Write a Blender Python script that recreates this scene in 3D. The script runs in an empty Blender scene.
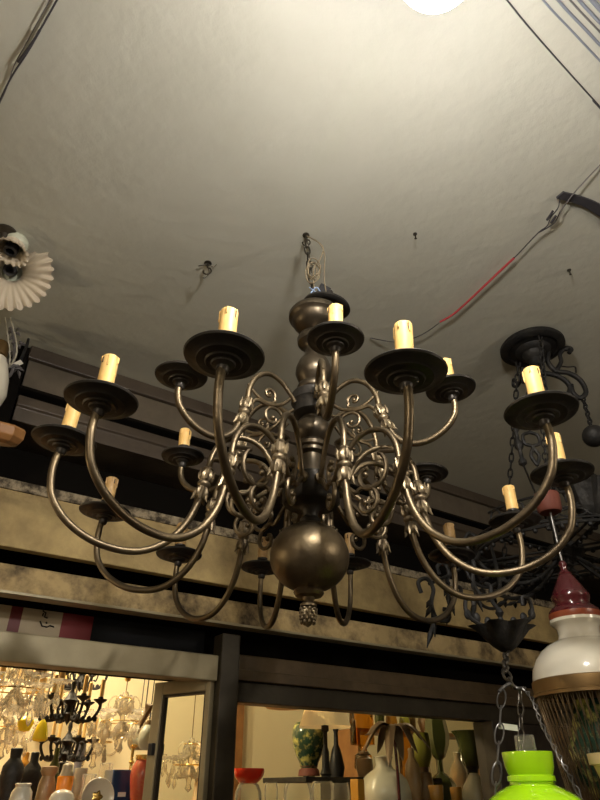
import bpy, math, random
from mathutils import Vector, Matrix, Euler
random.seed(7)
PI = math.pi
col = bpy.context.scene.collection
CZ = 1.5                      # camera height above the floor
CEIL = 1.313                  # ceiling above the camera
# ------------------------------------------------------------- camera
FPX, PITCH, ROLL = 611.7, 0.5676, -0.0036
cF = Vector((0, math.cos(PITCH), math.sin(PITCH)))
cU0 = Vector((0, -math.sin(PITCH), math.cos(PITCH)))
cR0 = Vector((1, 0, 0))
cR = cR0*math.cos(ROLL) + cU0*math.sin(ROLL)
cU = -cR0*math.sin(ROLL) + cU0*math.cos(ROLL)
O = Vector((0, 0, CZ))
cam = bpy.data.objects.new('camera', bpy.data.cameras.new('camera'))
col.objects.link(cam)
cam.matrix_world = Matrix(((cR.x, cU.x, -cF.x, 0), (cR.y, cU.y, -cF.y, 0), (cR.z, cU.z, -cF.z, CZ), (0, 0, 0, 1)))
cam.data.sensor_fit = 'VERTICAL'; cam.data.sensor_height = 36; cam.data.lens = 36*FPX/800
cam.data.clip_start = .02; cam.data.clip_end = 60
bpy.context.scene.camera = cam

def ray(u, v): return cF + cR*((u-300)/FPX) - cU*((v-400)/FPX)
def at_y(u, v, Y): d = ray(u, v); return O + d*(Y/d.y)
def at_h(u, v, h): d = ray(u, v); return O + d*(h/d.z)
def depth(P): return (Vector(P)-O).dot(cF)
TH = math.radians(34.4)
WD = Vector((math.cos(TH), math.sin(TH), 0)); WN = Vector((math.sin(TH), -math.cos(TH), 0))
W0 = Vector((-.935, 1.696, CZ))
def W(t, s, h): return W0 + WD*t + WN*s + Vector((0, 0, h))
def at_s(u, v, s):
    d = ray(u, v); k = ((W0+WN*s-O).dot(WN))/d.dot(WN); return O + d*k
def z_on_axis(P, v):          # height on the upright through P that the photo row v sees
    x, y = P.x, P.y; k = (400-v)/FPX
    # (z*cU.z + x*cU.x+y*cU.y) = k*(z*cF.z + y*cF.y)
    return O.z + (k*(x*cF.x+y*cF.y)-(x*cU.x+y*cU.y))/(cU.z-k*cF.z)

# ------------------------------------------------------------- materials
def mat(name, color, rough=.5, metal=0., noise=None, bump=0., bscale=40, emit=None, estr=0, trans=0, alpha=None, coat=0, ior=1.45, sub=0):
    m = bpy.data.materials.new(name); m.use_nodes = True
    nt = m.node_tree; b = nt.nodes['Principled BSDF']
    b.inputs['Base Color'].default_value = (*color, 1)
    b.inputs['Roughness'].default_value = rough; b.inputs['Metallic'].default_value = metal
    b.inputs['IOR'].default_value = ior
    b.inputs['Transmission Weight'].default_value = trans
    b.inputs['Coat Weight'].default_value = coat
    if sub:
        b.inputs['Subsurface Weight'].default_value = sub; b.inputs['Subsurface Radius'].default_value = (.02, .02, .015)
    if emit: b.inputs['Emission Color'].default_value = (*emit, 1); b.inputs['Emission Strength'].default_value = estr
    tc = nt.nodes.new('ShaderNodeTexCoord')
    if noise:
        c2, sc, lo, hi = noise
        n = nt.nodes.new('ShaderNodeTexNoise'); n.inputs['Scale'].default_value = sc; n.inputs['Detail'].default_value = 7; n.inputs['Roughness'].default_value = .65
        r = nt.nodes.new('ShaderNodeValToRGB'); r.color_ramp.elements[0].position = lo; r.color_ramp.elements[1].position = hi
        r.color_ramp.elements[0].color = (*color, 1); r.color_ramp.elements[1].color = (*c2, 1)
        nt.links.new(tc.outputs['Object'], n.inputs['Vector']); nt.links.new(n.outputs['Fac'], r.inputs['Fac'])
        nt.links.new(r.outputs['Color'], b.inputs['Base Color'])
    if bump:
        n = nt.nodes.new('ShaderNodeTexNoise'); n.inputs['Scale'].default_value = bscale; n.inputs['Detail'].default_value = 5
        bp = nt.nodes.new('ShaderNodeBump'); bp.inputs['Strength'].default_value = bump; bp.inputs['Distance'].default_value = .01
        nt.links.new(tc.outputs['Object'], n.inputs['Vector']); nt.links.new(n.outputs['Fac'], bp.inputs['Height']); nt.links.new(bp.outputs['Normal'], b.inputs['Normal'])
    return m
def glassy(name, color, fac=.25, rough=.03, milk=0):      # thin glass: mostly see-through, the rest gloss and tint
    m = bpy.data.materials.new(name); m.use_nodes = True; nt = m.node_tree
    for n in list(nt.nodes):
        if n.type == 'BSDF_PRINCIPLED': nt.nodes.remove(n)
    out = [n for n in nt.nodes if n.type == 'OUTPUT_MATERIAL'][0]
    tr = nt.nodes.new('ShaderNodeBsdfTransparent'); tr.inputs['Color'].default_value = (*color, 1)
    gl = nt.nodes.new('ShaderNodeBsdfGlossy'); gl.inputs['Roughness'].default_value = rough
    lw = nt.nodes.new('ShaderNodeLayerWeight'); lw.inputs['Blend'].default_value = fac
    mx = nt.nodes.new('ShaderNodeMixShader')
    nt.links.new(lw.outputs['Fresnel'], mx.inputs['Fac']); nt.links.new(tr.outputs[0], mx.inputs[1]); nt.links.new(gl.outputs[0], mx.inputs[2])
    last = mx.outputs[0]
    if milk:
        df = nt.nodes.new('ShaderNodeBsdfDiffuse'); df.inputs['Color'].default_value = (1, .95, .84, 1)
        tl = nt.nodes.new('ShaderNodeBsdfTranslucent'); tl.inputs['Color'].default_value = (1, .95, .84, 1)
        m0 = nt.nodes.new('ShaderNodeMixShader'); nt.links.new(df.outputs[0], m0.inputs[1]); nt.links.new(tl.outputs[0], m0.inputs[2])
        m2 = nt.nodes.new('ShaderNodeMixShader'); m2.inputs['Fac'].default_value = milk
        nt.links.new(last, m2.inputs[1]); nt.links.new(m0.outputs[0], m2.inputs[2]); last = m2.outputs[0]
    nt.links.new(last, out.inputs['Surface'])
    return m
M = {}
M['bronze'] = mat('antique_bronze', (.20, .155, .095), .42, .92, ((.11, .085, .058), 9, .35, .7), .12, 60)
M['pewter'] = mat('dark_pewter', (.028, .027, .026), .45, .6, ((.055, .048, .042), 14, .35, .7), .12, 60)
M['column'] = mat('turned_column_metal', (.085, .07, .052), .36, .88, ((.125, .10, .07), 10, .35, .7), .1, 50)
M['leafmetal'] = mat('pale_cast_brass', (.31, .25, .16), .45, .85, ((.12, .09, .06), 40, .35, .65))
M['candle'] = mat('cream_candle_sleeve', (.76, .47, .15), .5, 0, ((.80, .55, .22), 30, .3, .7), sub=0)
M['tancandle'] = mat('aged_brown_candle_sleeve', (.30, .17, .06), .5, 0, ((.50, .33, .14), 40, .35, .7))
M['slot'] = mat('black_slot', (.02, .015, .012), .7)
M['blackiron'] = mat('black_iron', (.012, .012, .013), .55, .4, ((.035, .032, .028), 25, .4, .75), .3, 60)
M['blackplastic'] = mat('black_plastic', (.015, .015, .018), .45)
M['chain'] = mat('blackened_chain', (.07, .062, .05), .4, .8)
M['cord'] = mat('brown_cord', (.20, .16, .10), .7)
M['bluewire'] = mat('blue_wire', (.25, .35, .55), .5)
M['greywire'] = mat('grey_cable', (.13, .12, .12), .6)
M['steel'] = mat('dull_steel', (.16, .155, .15), .35, .8)
M['bluegrey'] = mat('blue_grey_cable', (.20, .22, .27), .6)
M['darkwire'] = mat('dark_cable', (.04, .038, .045), .6)
M['red_wire'] = mat('red_cable', (.42, .05, .06), .5)
M['ceiling'] = mat('painted_ceiling', (.46, .455, .39), .75, 0, ((.535, .53, .465), 2.2, .3, .7), .28, 26)
M['housing'] = mat('brown_painted_wood', (.060, .045, .034), .38, 0, ((.095, .075, .055), 7, .35, .75), .25, 30)
M['housing2'] = mat('grey_brown_panel', (.14, .115, .085), .4, 0, ((.09, .073, .055), 5, .35, .7), .25, 30)
M['darkwood'] = mat('dark_brown_wood', (.022, .016, .012), .45, 0, ((.04, .03, .022), 12, .35, .7), .2, 30)
M['black'] = mat('black_recess', (.007, .006, .005), .95)
M['beam'] = mat('stained_ochre_plaster', (.56, .42, .19), .7, 0, ((.17, .12, .055), 3.3, .40, .74), .5, 25)
M['beam2'] = mat('flaking_ochre_plaster', (.50, .37, .18), .75, 0, ((.06, .042, .025), 9, .40, .66), .7, 35)
M['mortar'] = mat('crumbling_mortar', (.34, .28, .19), .85, 0, ((.05, .038, .025), 28, .42, .6), 1, 60)
M['lintel'] = mat('olive_metal_frame', (.36, .31, .20), .42, .2, ((.28, .24, .15), 6, .35, .7), .1, 40)
M['post'] = mat('dark_metal_frame', (.060, .050, .034), .4, .3, ((.035, .029, .02), 8, .35, .7), .1, 40)
M['brownbar'] = mat('brown_frame_bar', (.10, .068, .036), .45, .1, ((.055, .037, .02), 9, .4, .7), .1, 40)
M['signred'] = mat('sign_red', (.15, .006, .010), .55)
M['signmaroon'] = mat('sign_maroon', (.10, .01, .012), .5)
M['signcream'] = mat('sign_cream', (.33, .27, .18), .6)
for _k in ('black',): M[_k].node_tree.nodes['Principled BSDF'].inputs['Specular IOR Level'].default_value = .05
M['signblack'] = mat('sign_black', (.003, .0035, .005), .95)
M['creamwall'] = mat('cream_wall', (.86, .77, .52), .8, 0, ((.80, .70, .46), 3, .3, .7))
M['plaster'] = mat('shop_plaster', (.26, .22, .17), .85, 0, ((.21, .18, .14), 3, .3, .7))
M['floor'] = mat('floor_tiles', (.09, .07, .05), .5, 0, ((.06, .05, .035), 5, .3, .7))
M['whiteglass'] = mat('white_opal_glass', (.66, .62, .52), .18, 0, coat=.5)
M['frosted'] = mat('frosted_ruffled_glass', (.54, .47, .37), .3, 0, sub=0)
M['opalgrey'] = mat('grey_green_opal_glass', (.48, .50, .40), .25, coat=.3)
M['burgundy'] = mat('burgundy_glazed_ceramic', (.062, .008, .011), .16, 0, coat=.8)
M['rust'] = mat('rust_red_band', (.22, .05, .02), .35)
M['brass'] = mat('aged_brass', (.20, .125, .05), .45, .8, ((.20, .13, .06), 18, .4, .7))
M['brightbrass'] = mat('bright_brass', (.85, .58, .18), .25, .95)
M['beads'] = mat('bead_strand_bronze', (.10, .068, .035), .3, .5, coat=.5)
M['greenglass'] = mat('lime_green_glass', (.36, .68, .008), .12, 0, coat=.8, emit=(.35, .7, .0), estr=.0)
M['clear'] = glassy('clear_glass', (.95, .95, .90), .20, .03, .10)
M['pane'] = glassy('window_glass', (.93, .94, .90), .10)
M['crystal'] = glassy('cut_crystal', (.98, .95, .88), .36, .06, .20)
M['amber'] = mat('amber_glass', (.42, .20, .03), .15, 0, coat=.6)
M['amberclear'] = glassy('amber_clear_glass', (.85, .55, .18), .3)
M['orange'] = mat('orange_glass', (.85, .27, .02), .25, coat=.4)
M['redglass'] = mat('red_glass', (.75, .03, .01), .1, coat=.8)
M['redvase'] = mat('red_painted_vase', (.42, .075, .04), .25, 0, ((.50, .20, .06), 30, .5, .75), coat=.6)
M['terracotta'] = mat('terracotta', (.12, .03, .018), .7)
M['yellowglass'] = mat('yellow_glass', (.85, .68, .02), .2, coat=.4)
M['blue'] = mat('dark_blue_enamel', (.012, .04, .12), .25, coat=.4)
M['slate'] = mat('slate_grey_glass', (.14, .14, .17), .3)
M['painted'] = mat('painted_porcelain_dark_green', (.02, .055, .035), .2, 0, ((.45, .42, .12), 24, .48, .62), coat=.6)
M['shade'] = mat('tan_fabric_shade', (.62, .44, .20), .8, emit=(.9, .6, .25), estr=.25)
M['creamshade'] = mat('beige_shade', (.70, .52, .32), .7)
M['brownwood'] = mat('warm_brown_wood', (.35, .17, .06), .4, 0, ((.22, .10, .035), 10, .35, .7))
M['leafbronze'] = mat('bronze_palm_leaf', (.17, .115, .07), .5, .4)
M['greenvase'] = mat('olive_green_glass', (.055, .065, .018), .2, coat=.6)
M['limevase'] = mat('yellow_green_glass', (.26, .26, .04), .22, coat=.5)
M['whitevase'] = mat('white_glazed_vase', (.50, .47, .38), .25, 0, coat=.5)
M['tanvase'] = mat('tan_ceramic', (.26, .165, .08), .35, coat=.3)
M['label'] = mat('white_paper_label', (.75, .72, .65), .6)
M['bulb'] = mat('lit_globe', (1, 1, 1), .4, emit=(1, .93, .82), estr=330)
M['bulbtop'] = mat('lit_globe_top', (1, 1, 1), .4, emit=(.86, .87, 1), estr=36)
M['warmbulb'] = mat('lit_warm_bulb', (1, .9, .7), .4, emit=(1, .78, .45), estr=20)

# ------------------------------------------------------------- mesh builder
class MB:
    def __init__(s): s.v = []; s.f = []; s.m = []
    def _add(s, vs, fs, mi=0):
        k = len(s.v); s.v += [tuple(x) for x in vs]; s.f += [tuple(i+k for i in f) for f in fs]; s.m += [mi]*len(fs); return s
    def lathe(s, prof, seg=32, mtx=None, flute=0, n=0, mi=0, z0=None):
        vs = []; fs = []
        for i, (r, z) in enumerate(prof):
            for j in range(seg):
                a = 2*PI*j/seg
                amp = flute[i] if isinstance(flute, (list, tuple)) else flute
                rr = max(r, 1e-5)*(1+amp*math.cos(n*a)) if n else max(r, 1e-5)
                p = Vector((rr*math.cos(a), rr*math.sin(a), z))
                vs.append(mtx @ p if mtx else p)
        for i in range(len(prof)-1):
            for j in range(seg):
                a, b = i*seg+j, i*seg+(j+1) % seg
                fs.append((a, b, b+seg, a+seg))
        if prof[0][0] > 1e-4 and prof[0][0] < .5: pass
        return s._add(vs, fs, mi)
    def tube(s, pts, r, seg=10, closed=False, mi=0, caps=True):
        P = [Vector(p) for p in pts]; n = len(P)
        rs = r if isinstance(r, (list, tuple)) else [r]*n
        vs = []; fs = []; nrm = None
        for i in range(n):
            if closed: t = (P[(i+1) % n]-P[i-1])
            else: t = P[min(i+1, n-1)]-P[max(i-1, 0)]
            if t.length < 1e-9: t = Vector((0, 0, 1))
            t.normalize()
            if nrm is None:
                nrm = t.cross(Vector((0, 0, 1)))
                if nrm.length < .1: nrm = t.cross(Vector((1, 0, 0)))
            nrm = nrm - t*nrm.dot(t); nrm.normalize(); b = t.cross(nrm)
            for j in range(seg):
                a = 2*PI*j/seg; vs.append(P[i]+(nrm*math.cos(a)+b*math.sin(a))*rs[i])
        for i in range(n if closed else n-1):
            for j in range(seg):
                a = i*seg+j; b_ = i*seg+(j+1) % seg; k = ((i+1) % n)*seg
                fs.append((a, b_, k+(j+1) % seg, k+j))
        if not closed and caps:
            fs.append(tuple(range(seg))[::-1]); fs.append(tuple(range((n-1)*seg, n*seg)))
        return s._add(vs, fs, mi)
    def box(s, c, sz, mtx=None, mi=0):
        x, y, z = sz[0]/2, sz[1]/2, sz[2]/2; c = Vector(c)
        vs = [Vector((a*x, b*y, d*z)) for a in (-1, 1) for b in (-1, 1) for d in (-1, 1)]
        vs = [(mtx @ p if mtx else p)+c for p in vs]
        return s._add(vs, [(0, 1, 3, 2), (4, 6, 7, 5), (0, 4, 5, 1), (2, 3, 7, 6), (0, 2, 6, 4), (1, 5, 7, 3)], mi)
    def sphere(s, c, r, seg=14, sc=(1, 1, 1), mi=0):
        n = max(6, seg//2+1)
        prof = [(r*math.sin(PI*i/n), -r*math.cos(PI*i/n)) for i in range(n+1)]
        return s.lathe(prof, seg, Matrix.Translation(Vector(c)) @ Matrix.Diagonal((*sc, 1)), mi=mi)
    def quadstrip(s, L, R_, mi=0):
        n = len(L); return s._add(list(L)+list(R_), [(i, i+1, n+i+1, n+i) for i in range(n-1)], mi)
    def extr(s, prof, t0, t1, mi=0):        # cross-section (s,h) run along the facade
        n = len(prof); vs = [W(t0, a, b) for a, b in prof]+[W(t1, a, b) for a, b in prof]
        return s._add(vs, [(i, (i+1) % n, n+(i+1) % n, n+i) for i in range(n)]+[tuple(range(n))[::-1], tuple(range(n, 2*n))], mi)
    def wbox(s, t0, t1, s0, s1, h0, h1, mi=0): return s.extr([(s0, h0), (s1, h0), (s1, h1), (s0, h1)], t0, t1, mi)
    def build(s, name, mats, parent=None, smooth=True, bevel=0):
        me = bpy.data.meshes.new(name); me.from_pydata(s.v, [], s.f)
        for m in (mats if isinstance(mats, (list, tuple)) else [mats]): me.materials.append(m)
        me.update()
        import bmesh
        bm = bmesh.new(); bm.from_mesh(me)
        mis = s.m
        for f, k in zip(bm.faces, mis): f.material_index = k; f.smooth = smooth
        bmesh.ops.recalc_face_normals(bm, faces=bm.faces)
        if smooth:
            for e in bm.edges:
                if len(e.link_faces) == 2 and e.calc_face_angle(0) > math.radians(42): e.smooth = False
        bm.to_mesh(me); bm.free()
        o = bpy.data.objects.new(name, me); col.objects.link(o)
        if parent: o.parent = parent
        if bevel:
            b = o.modifiers.new('bevel', 'BEVEL'); b.width = bevel; b.segments = 2; b.limit_method = 'ANGLE'
        return o
def tag(o, label=None, cat=None, group=None, kind=None):
    for k, v in (('label', label), ('category', cat), ('group', group), ('kind', kind)):
        if v: o[k] = v
    return o
def thing(name, label, cat, loc=(0, 0, 0), group=None, rot=None):
    o = bpy.data.objects.new(name, None); col.objects.link(o); o.empty_display_size = .02
    o.location = loc
    if rot: o.rotation_euler = rot
    return tag(o, label, cat, group)
def struct(name, mb, m, smooth=False, bevel=0):
    return tag(mb.build(name, m, None, smooth, bevel), kind='structure')
def copy_tree(o, parent=None):
    c = o.copy(); col.objects.link(c); c.parent = parent
    for ch in [x for x in list(bpy.data.objects) if x.parent == o]: copy_tree(ch, c)
    return c
def smoothpts(pts, sub=5, closed=False):      # Catmull-Rom
    P = [Vector(p) for p in pts]; n = len(P); out = []
    rng = range(n) if closed else range(n-1)
    for i in rng:
        if closed: p0, p1, p2, p3 = P[i-1], P[i], P[(i+1) % n], P[(i+2) % n]
        else: p0, p1, p2, p3 = P[max(i-1, 0)], P[i], P[i+1], P[min(i+2, n-1)]
        for k in range(sub):
            t = k/sub
            out.append(.5*((2*p1)+(p2-p0)*t+(2*p0-5*p1+4*p2-p3)*t*t+(3*p1-p0-3*p2+p3)*t**3))
    if not closed: out.append(P[-1])
    return out
def rzp(pts, sub=5): return smoothpts([(r, 0, z) for r, z in pts], sub)
def align(d):                                  # matrix turning +Z to d
    return Vector(d).to_track_quat('Z', 'Y').to_matrix().to_4x4()

# ============================================================= SETTING
FL = -CZ
def B(): return MB()
T0, T1 = -2.2, 4.6                # facade from end to end
SB = 4.6                          # room behind the camera
SI = -2.0                         # far wall of the lit inner shop
struct('floor', B().extr([(SI-.1, FL-.05), (SB+.1, FL-.05), (SB+.1, FL), (SI-.1, FL)], T0-.1, T1+.1), M['floor'])
struct('ceiling', B().extr([(SI-.1, CEIL), (SB+.1, CEIL), (SB+.1, CEIL+.08), (SI-.1, CEIL+.08)], T0-.1, T1+.1), M['ceiling'])
struct('wall_back', B().wbox(T0-.1, T1+.1, SB, SB+.1, FL, CEIL), M['plaster'])
struct('wall_left', B().wbox(T0-.1, T0, -.32, SB, FL, CEIL), M['plaster'])
struct('wall_right', B().wbox(T1, T1+.1, -.32, SB, FL, CEIL), M['plaster'])
struct('wall_inner_left', B().wbox(T0-.1, T0, SI, -.32, FL, CEIL), M['creamwall'])
struct('wall_inner_right', B().wbox(T1, T1+.1, SI, -.32, FL, CEIL), M['creamwall'])
struct('wall_inner_back', B().wbox(T0-.1, T1+.1, SI-.1, SI, FL, CEIL), M['creamwall'])
# facade: core wall above the openings, then its layers
struct('wall_front', B().wbox(T0, T1, -.32, -.22, .33, CEIL), M['black'])
struct('wall_front_base', B().wbox(T0, T1, -.32, -.04, FL, -.62), M['darkwood'])
# shutter housing under the ceiling
hs = thing('shutter_housing', 'long dark brown boxed shutter housing tucked under the ceiling', 'shutter box', W(0, -.1, 1.02))
iv = Matrix.Translation(-W(0, -.1, 1.02))
def local(mb, base):
    mb.v = [tuple(Vector(p)-Vector(base)) for p in mb.v]; return mb
hb = W(0, -.1, 1.02)
def hbuild(name, mb, m, bevel=.002): local(mb, hb).build(name, m, hs, False, bevel)
hbuild('crown_strip', B().extr([(-.22, 1.312), (.0, 1.312), (.0, 1.262), (-.22, 1.262)], .0, T1), M['housing'])
hbuild('upper_panel', B().extr([(-.22, 1.262), (-.018, 1.262), (-.012, 1.145), (-.22, 1.145)], .006, T1), M['housing2'])
hbuild('moulding', B().extr([(-.22, 1.145), (.004, 1.145), (.004, 1.134), (-.03, 1.128), (-.03, 1.112), (-.22, 1.112)], .0, T1), M['black'])
hbuild('lower_panel', B().extr([(-.22, 1.112), (-.006, 1.112), (-.002, 1.075), (-.012, 1.07), (-.012, 1.02), (-.22, 1.02)], .006, T1), M['housing'])
hbuild('end_strip', B().wbox(-.045, .0, -.22, -.01, .88, 1.306), M['black'])
# darker boarding left of the housing
struct('trim_1', B().wbox(T0, -.05, -.22, -.06, .86, 1.22), M['darkwood'], bevel=.004)
# mortar ledge, two plaster beams and the shutter slot between them
struct('trim_2', B().extr([(-.22, .855), (-.10, .85), (-.07, .835), (-.045, .832), (-.045, .80), (-.22, .80)], T0, T1), M['mortar'])
struct('trim_3', B().wbox(T0, T1, -.085, -.05, .622, .80), M['beam'], bevel=.003)
struct('trim_4', B().wbox(T0, T1, -.085, -.05, .49, .572), M['beam2'], bevel=.003)
struct('trim_5', B().extr([(-.09, .484), (-.035, .484), (-.035, .4925), (-.09, .4925)], T0, T1), M['lintel'], bevel=.001)
# frame of the openings
struct('trim_6', B().wbox(T0, .832, -.12, -.05, .305, .385), M['lintel'], bevel=.004)
struct('trim_7', B().wbox(.834, .905, -.10, -.035, FL, .455), M['post'], bevel=.004)
struct('trim_8', B().wbox(.905, T1, -.16, -.07, .345, .40), M['brownbar'], bevel=.004)
struct('trim_9', B().wbox(.905, T1, -.15, -.05, .315, .349), M['brownbar'], bevel=.003)
struct('trim_10', B().wbox(.905, T1, -.15, -.075, .25, .315), M['post'], bevel=.003)
struct('trim_11', B().wbox(2.16, 2.30, -.16, -.05, FL, .25), M['darkwood'], bevel=.004)
struct('trim_12', B().wbox(2.30, T1, -.16, -.08, -.62, .25), M['darkwood'], bevel=.004)
struct('window_1', B().wbox(.907, 2.158, -.112, -.108, -.62, .25), M['pane'])

# sign board over the left opening
sb = W(-.25, -.17, .385)
sg = thing('shop_sign', 'long sign panel in red, cream and black bands above the left shop opening', 'sign', sb)
def sp(name, a, b, m, dz=0, lab=None):
    o = local(B().wbox(a, b, -.215, -.17+dz, .386, .482), sb).build(name, m, sg, False)
    if lab: o['label'] = lab
def tat(u, v, s=-.17): return (at_s(u, v, s)-W0).dot(WD)
tA, tB, tC, tD = tat(10, 615), tat(22, 615), tat(62, 620), tat(92, 628)
sp('sign_panel', T0, tA, M['signcream'], 0, 'cream panel'); sp('sign_panel', tA, tB, M['signmaroon'], 0, 'dark red edge band')
sp('sign_panel', tB, tC, M['signcream'], 0, 'cream panel with dark script'); sp('sign_panel', tC, tD, M['signred'], 0, 'red panel')
sp('sign_panel', tD, .832, M['signblack'], 0, 'black panel')
glyph = B()
def stroke(uv): glyph.tube([at_s(u, v, -.168)-sb for u, v in uv], .0022, 6)
stroke([(42.5, 605), (44.5, 608), (43, 611), (46, 613), (44.5, 617), (47.5, 618)]); stroke([(43.5, 613), (42.5, 616)])
stroke([(40, 621), (42, 626), (47, 627), (50, 625.5), (54, 627)]); stroke([(46, 622), (47, 623.5)])
glyph.build('sign_lettering', M['signblack'], sg)

# ============================================================= MAIN CHANDELIER
AX = Vector((.02242, 1.19856, CZ+.52642))
TILT = Euler((.0020, .0337, 0))
ch = thing('brass_chandelier', 'large two tier antique bronze chandelier with curved candle arms and round ball base', 'chandelier', AX, rot=TILT)
HOOK = Vector((.0185, 1.1986, CZ+CEIL))
inv = (Matrix.Translation(AX) @ TILT.to_matrix().to_4x4()).inverted()
HL = inv @ HOOK
# column
colp = [(0, .494), (.04, .495), (.056, .500), (.063, .497), (.067, .489), (.066, .480), (.060, .475), (.057, .470), (.054, .460), (.044, .449), (.028, .441), (.021, .437),
        (.026, .431), (.038, .424), (.043, .412), (.041, .400), (.030, .392), (.0225, .386), (.021, .378), (.026, .360), (.036, .345), (.043, .325), (.044, .31), (.038, .294), (.030, .284), (.028, .280),
        (.036, .276), (.039, .268), (.036, .260), (.031, .256), (.031, .250)]
B().lathe(colp, 48).build('upper_column', M['column'], ch)
B().lathe([(0, .252), (.046, .252), (.050, .248), (.051, .226), (.047, .222), (.044, .196), (.034, .188), (0, .188)], 40).build('upper_hub', M['pewter'], ch)
midp = [(.024, .192), (.024, .184), (.032, .178), (.040, .165), (.042, .152), (.038, .138), (.026, .128), (.030, .124), (.035, .118), (.034, .110), (.028, .107), (.033, .103), (.033, .096), (.024, .090), (.024, .06), (.03, .052), (.03, .03)]
B().lathe(midp, 40).build('middle_column', M['column'], ch)
B().lathe([(0, .036), (.055, .036), (.060, .032), (.061, -.018), (.056, -.024), (.026, -.028), (.017, -.036), (.015, -.05), (.022, -.056), (.018, -.062), (.015, -.07)], 40).build('lower_hub', M['pewter'], ch)
bp = [(.014, -.064), (.03, -.068)]
for i in range(1, 20):
    a = PI*i/20
    if .32 < a < 2.85: bp.append((.0795*math.sin(a)**.92, -.1345+.068*math.cos(a)))
bp += [(.028, -.2), (.030, -.205), (.026, -.211), (.012, -.214), (.009, -.222), (.016, -.227), (.016, -.231), (0, -.232)]
B().lathe(bp, 56).build('ball', M['bronze'], ch)
fin = B(); fp = [(.006, -.229), (.012, -.234), (.0155, -.242), (.0145, -.250), (.010, -.259), (.004, -.266), (0, -.269)]
fin.lathe(fp, 36, flute=.13, n=9)
for q in range(5):
    for k in range(9):
        zz = -.236-.006*q; rr = .0155*math.cos((zz+.243)*32); a = 2*PI*(k+.5*(q % 2))/9
        fin.sphere((rr*math.cos(a), rr*math.sin(a), zz), .0028, 8, (1, 1, 1.2))
fin.build('finial', M['leafmetal'], ch)
# top ring + chain + cord
tr = B(); tr.tube([(.0, .012*math.cos(a), .511+.013*math.sin(a)) for a in [2*PI*i/16 for i in range(16)]], .0028, 8, True); tr.tube([(0, 0, .49), (0, 0, .502)], .004, 8)
tr.build('hanging_ring', M['chain'], ch)
cm = B(); a0 = Vector((0, 0, .516)); b0 = HL-Vector((0, 0, .018)); L = (b0-a0).length; nl = 9; d = (b0-a0).normalized()
for i in range(nl):
    c = a0+d*(L*(i+.5)/nl); mt = Matrix.Translation(c) @ align(d) @ Matrix.Rotation(PI/2*(i % 2)+.3, 4, 'Z')
    ln = L/nl*.62
    cm.tube([mt @ Vector((.0075*math.cos(t), 0, ln*math.sin(t))) for t in [2*PI*k/16 for k in range(16)]], .0021, 7, True)
cm.build('chain', M['chain'], ch)
cd = B()
for k, (w_, h_, ox, oy) in enumerate([(.019, .036, 0, -.016), (.015, .030, .003, -.020), (.012, .025, -.002, -.013), (.017, .033, .002, -.024)]):
    cd.tube([(ox-.008+w_*math.cos(t), oy+.004*math.sin(2*t), .625+h_*math.sin(t)+.004*k) for t in [2*PI*i/22 for i in range(22)]], .0017, 7, True)
cd.tube(smoothpts([HL+Vector((.004, 0, -.004)), (.016, -.012, .73), (.012, -.016, .68), (-.006, -.014, .64), (-.004, -.012, .57), (.0, 0, .51)]), .0017, 7)
cd.tube(smoothpts([HL+Vector((.0, 0, -.004)), (.004, -.016, .74), (.022, -.010, .70), (.022, .0, .62), (.03, .02, .58)]), .0017, 7)
cd.build('electric_cord', M['cord'], ch)
bw = B()
bw.tube(smoothpts([(-.016, -.014, .575), (-.006, -.02, .56), (.012, -.014, .547), (.026, -.004, .56), (.04, .01, .569)]), .0016, 6)
bw.tube(smoothpts([(-.012, -.016, .553), (.002, -.022, .569), (.018, -.016, .55), (.036, .0, .565)]), .0016, 6)
bw.build('loose_wire', M['bluewire'], ch)
# loose ceiling cup hanging on the cord
cupM = Matrix.Translation(Vector((.030, .03, .553))) @ Euler((.12, .16, 0)).to_matrix().to_4x4()
o = B().lathe([(.0, .012), (.010, .010), (.014, -.0), (.03, -.006), (.05, -.012), (.060, -.010), (.064, -.006), (.062, .0), (.05, .004), (.03, .016), (.012, .03), (.010, .045), (0, .045)], 40, cupM).build('ceiling_cup', M['pewter'], ch)
o['label'] = 'loose dark ceiling cup hanging beside the column top'
B().box((.020, .02, .592), (.03, .018, .034), Euler((.2, .3, .4)).to_matrix()).build('terminal_block', M['blackplastic'], ch, False, .002)

LOW = [(.50, -.012), (.505, -.04), (.503, -.075), (.49, -.115), (.452, -.155), (.395, -.181), (.33, -.184), (.28, -.158), (.246, -.110), (.229, -.05), (.223, 0), (.217, .045), (.195, .082), (.155, .096), (.118, .084), (.092, .052), (.075, .018), (.056, .004)]
UPP = [(.328, .15), (.330, .125), (.322, .098), (.298, .074), (.265, .060), (.232, .061), (.203, .080), (.182, .120), (.172, .16), (.168, .20), (.150, .238), (.118, .258), (.085, .250), (.06, .228), (.046, .212)]
def arm_mesh(P, up):
    mb = B(); pts = rzp(P, 6); n = len(pts)
    rs = []
    for i, p in enumerate(pts):
        k = i/n; rs.append(.0068 if k < .55 else .0068-.0018*(k-.55)/.45)
    mb.tube(pts, rs, 12); return mb
def pan_mesh(R, x, z):
    s = R/.060
    m_ = Matrix.Translation(Vector((x, 0, z)))
    pr = [(0, -.030), (.007, -.030), (.0095, -.027), (.0095, -.019), (.015, -.016), (.017, -.0155), (.0185, -.0125), (.026, -.0125), (.028, -.0100), (.040, -.0085), (.042, -.0062), (.052, -.004), (.0585, -.0015), (.0600, .0015), (.0585, .0035), (.056, .0025), (.050, -.001), (.03, -.005), (.012, -.006), (0, -.006)]
    return MB().lathe([((r*s if r > .012 else r), q) for r, q in pr], 48, m_)
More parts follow.
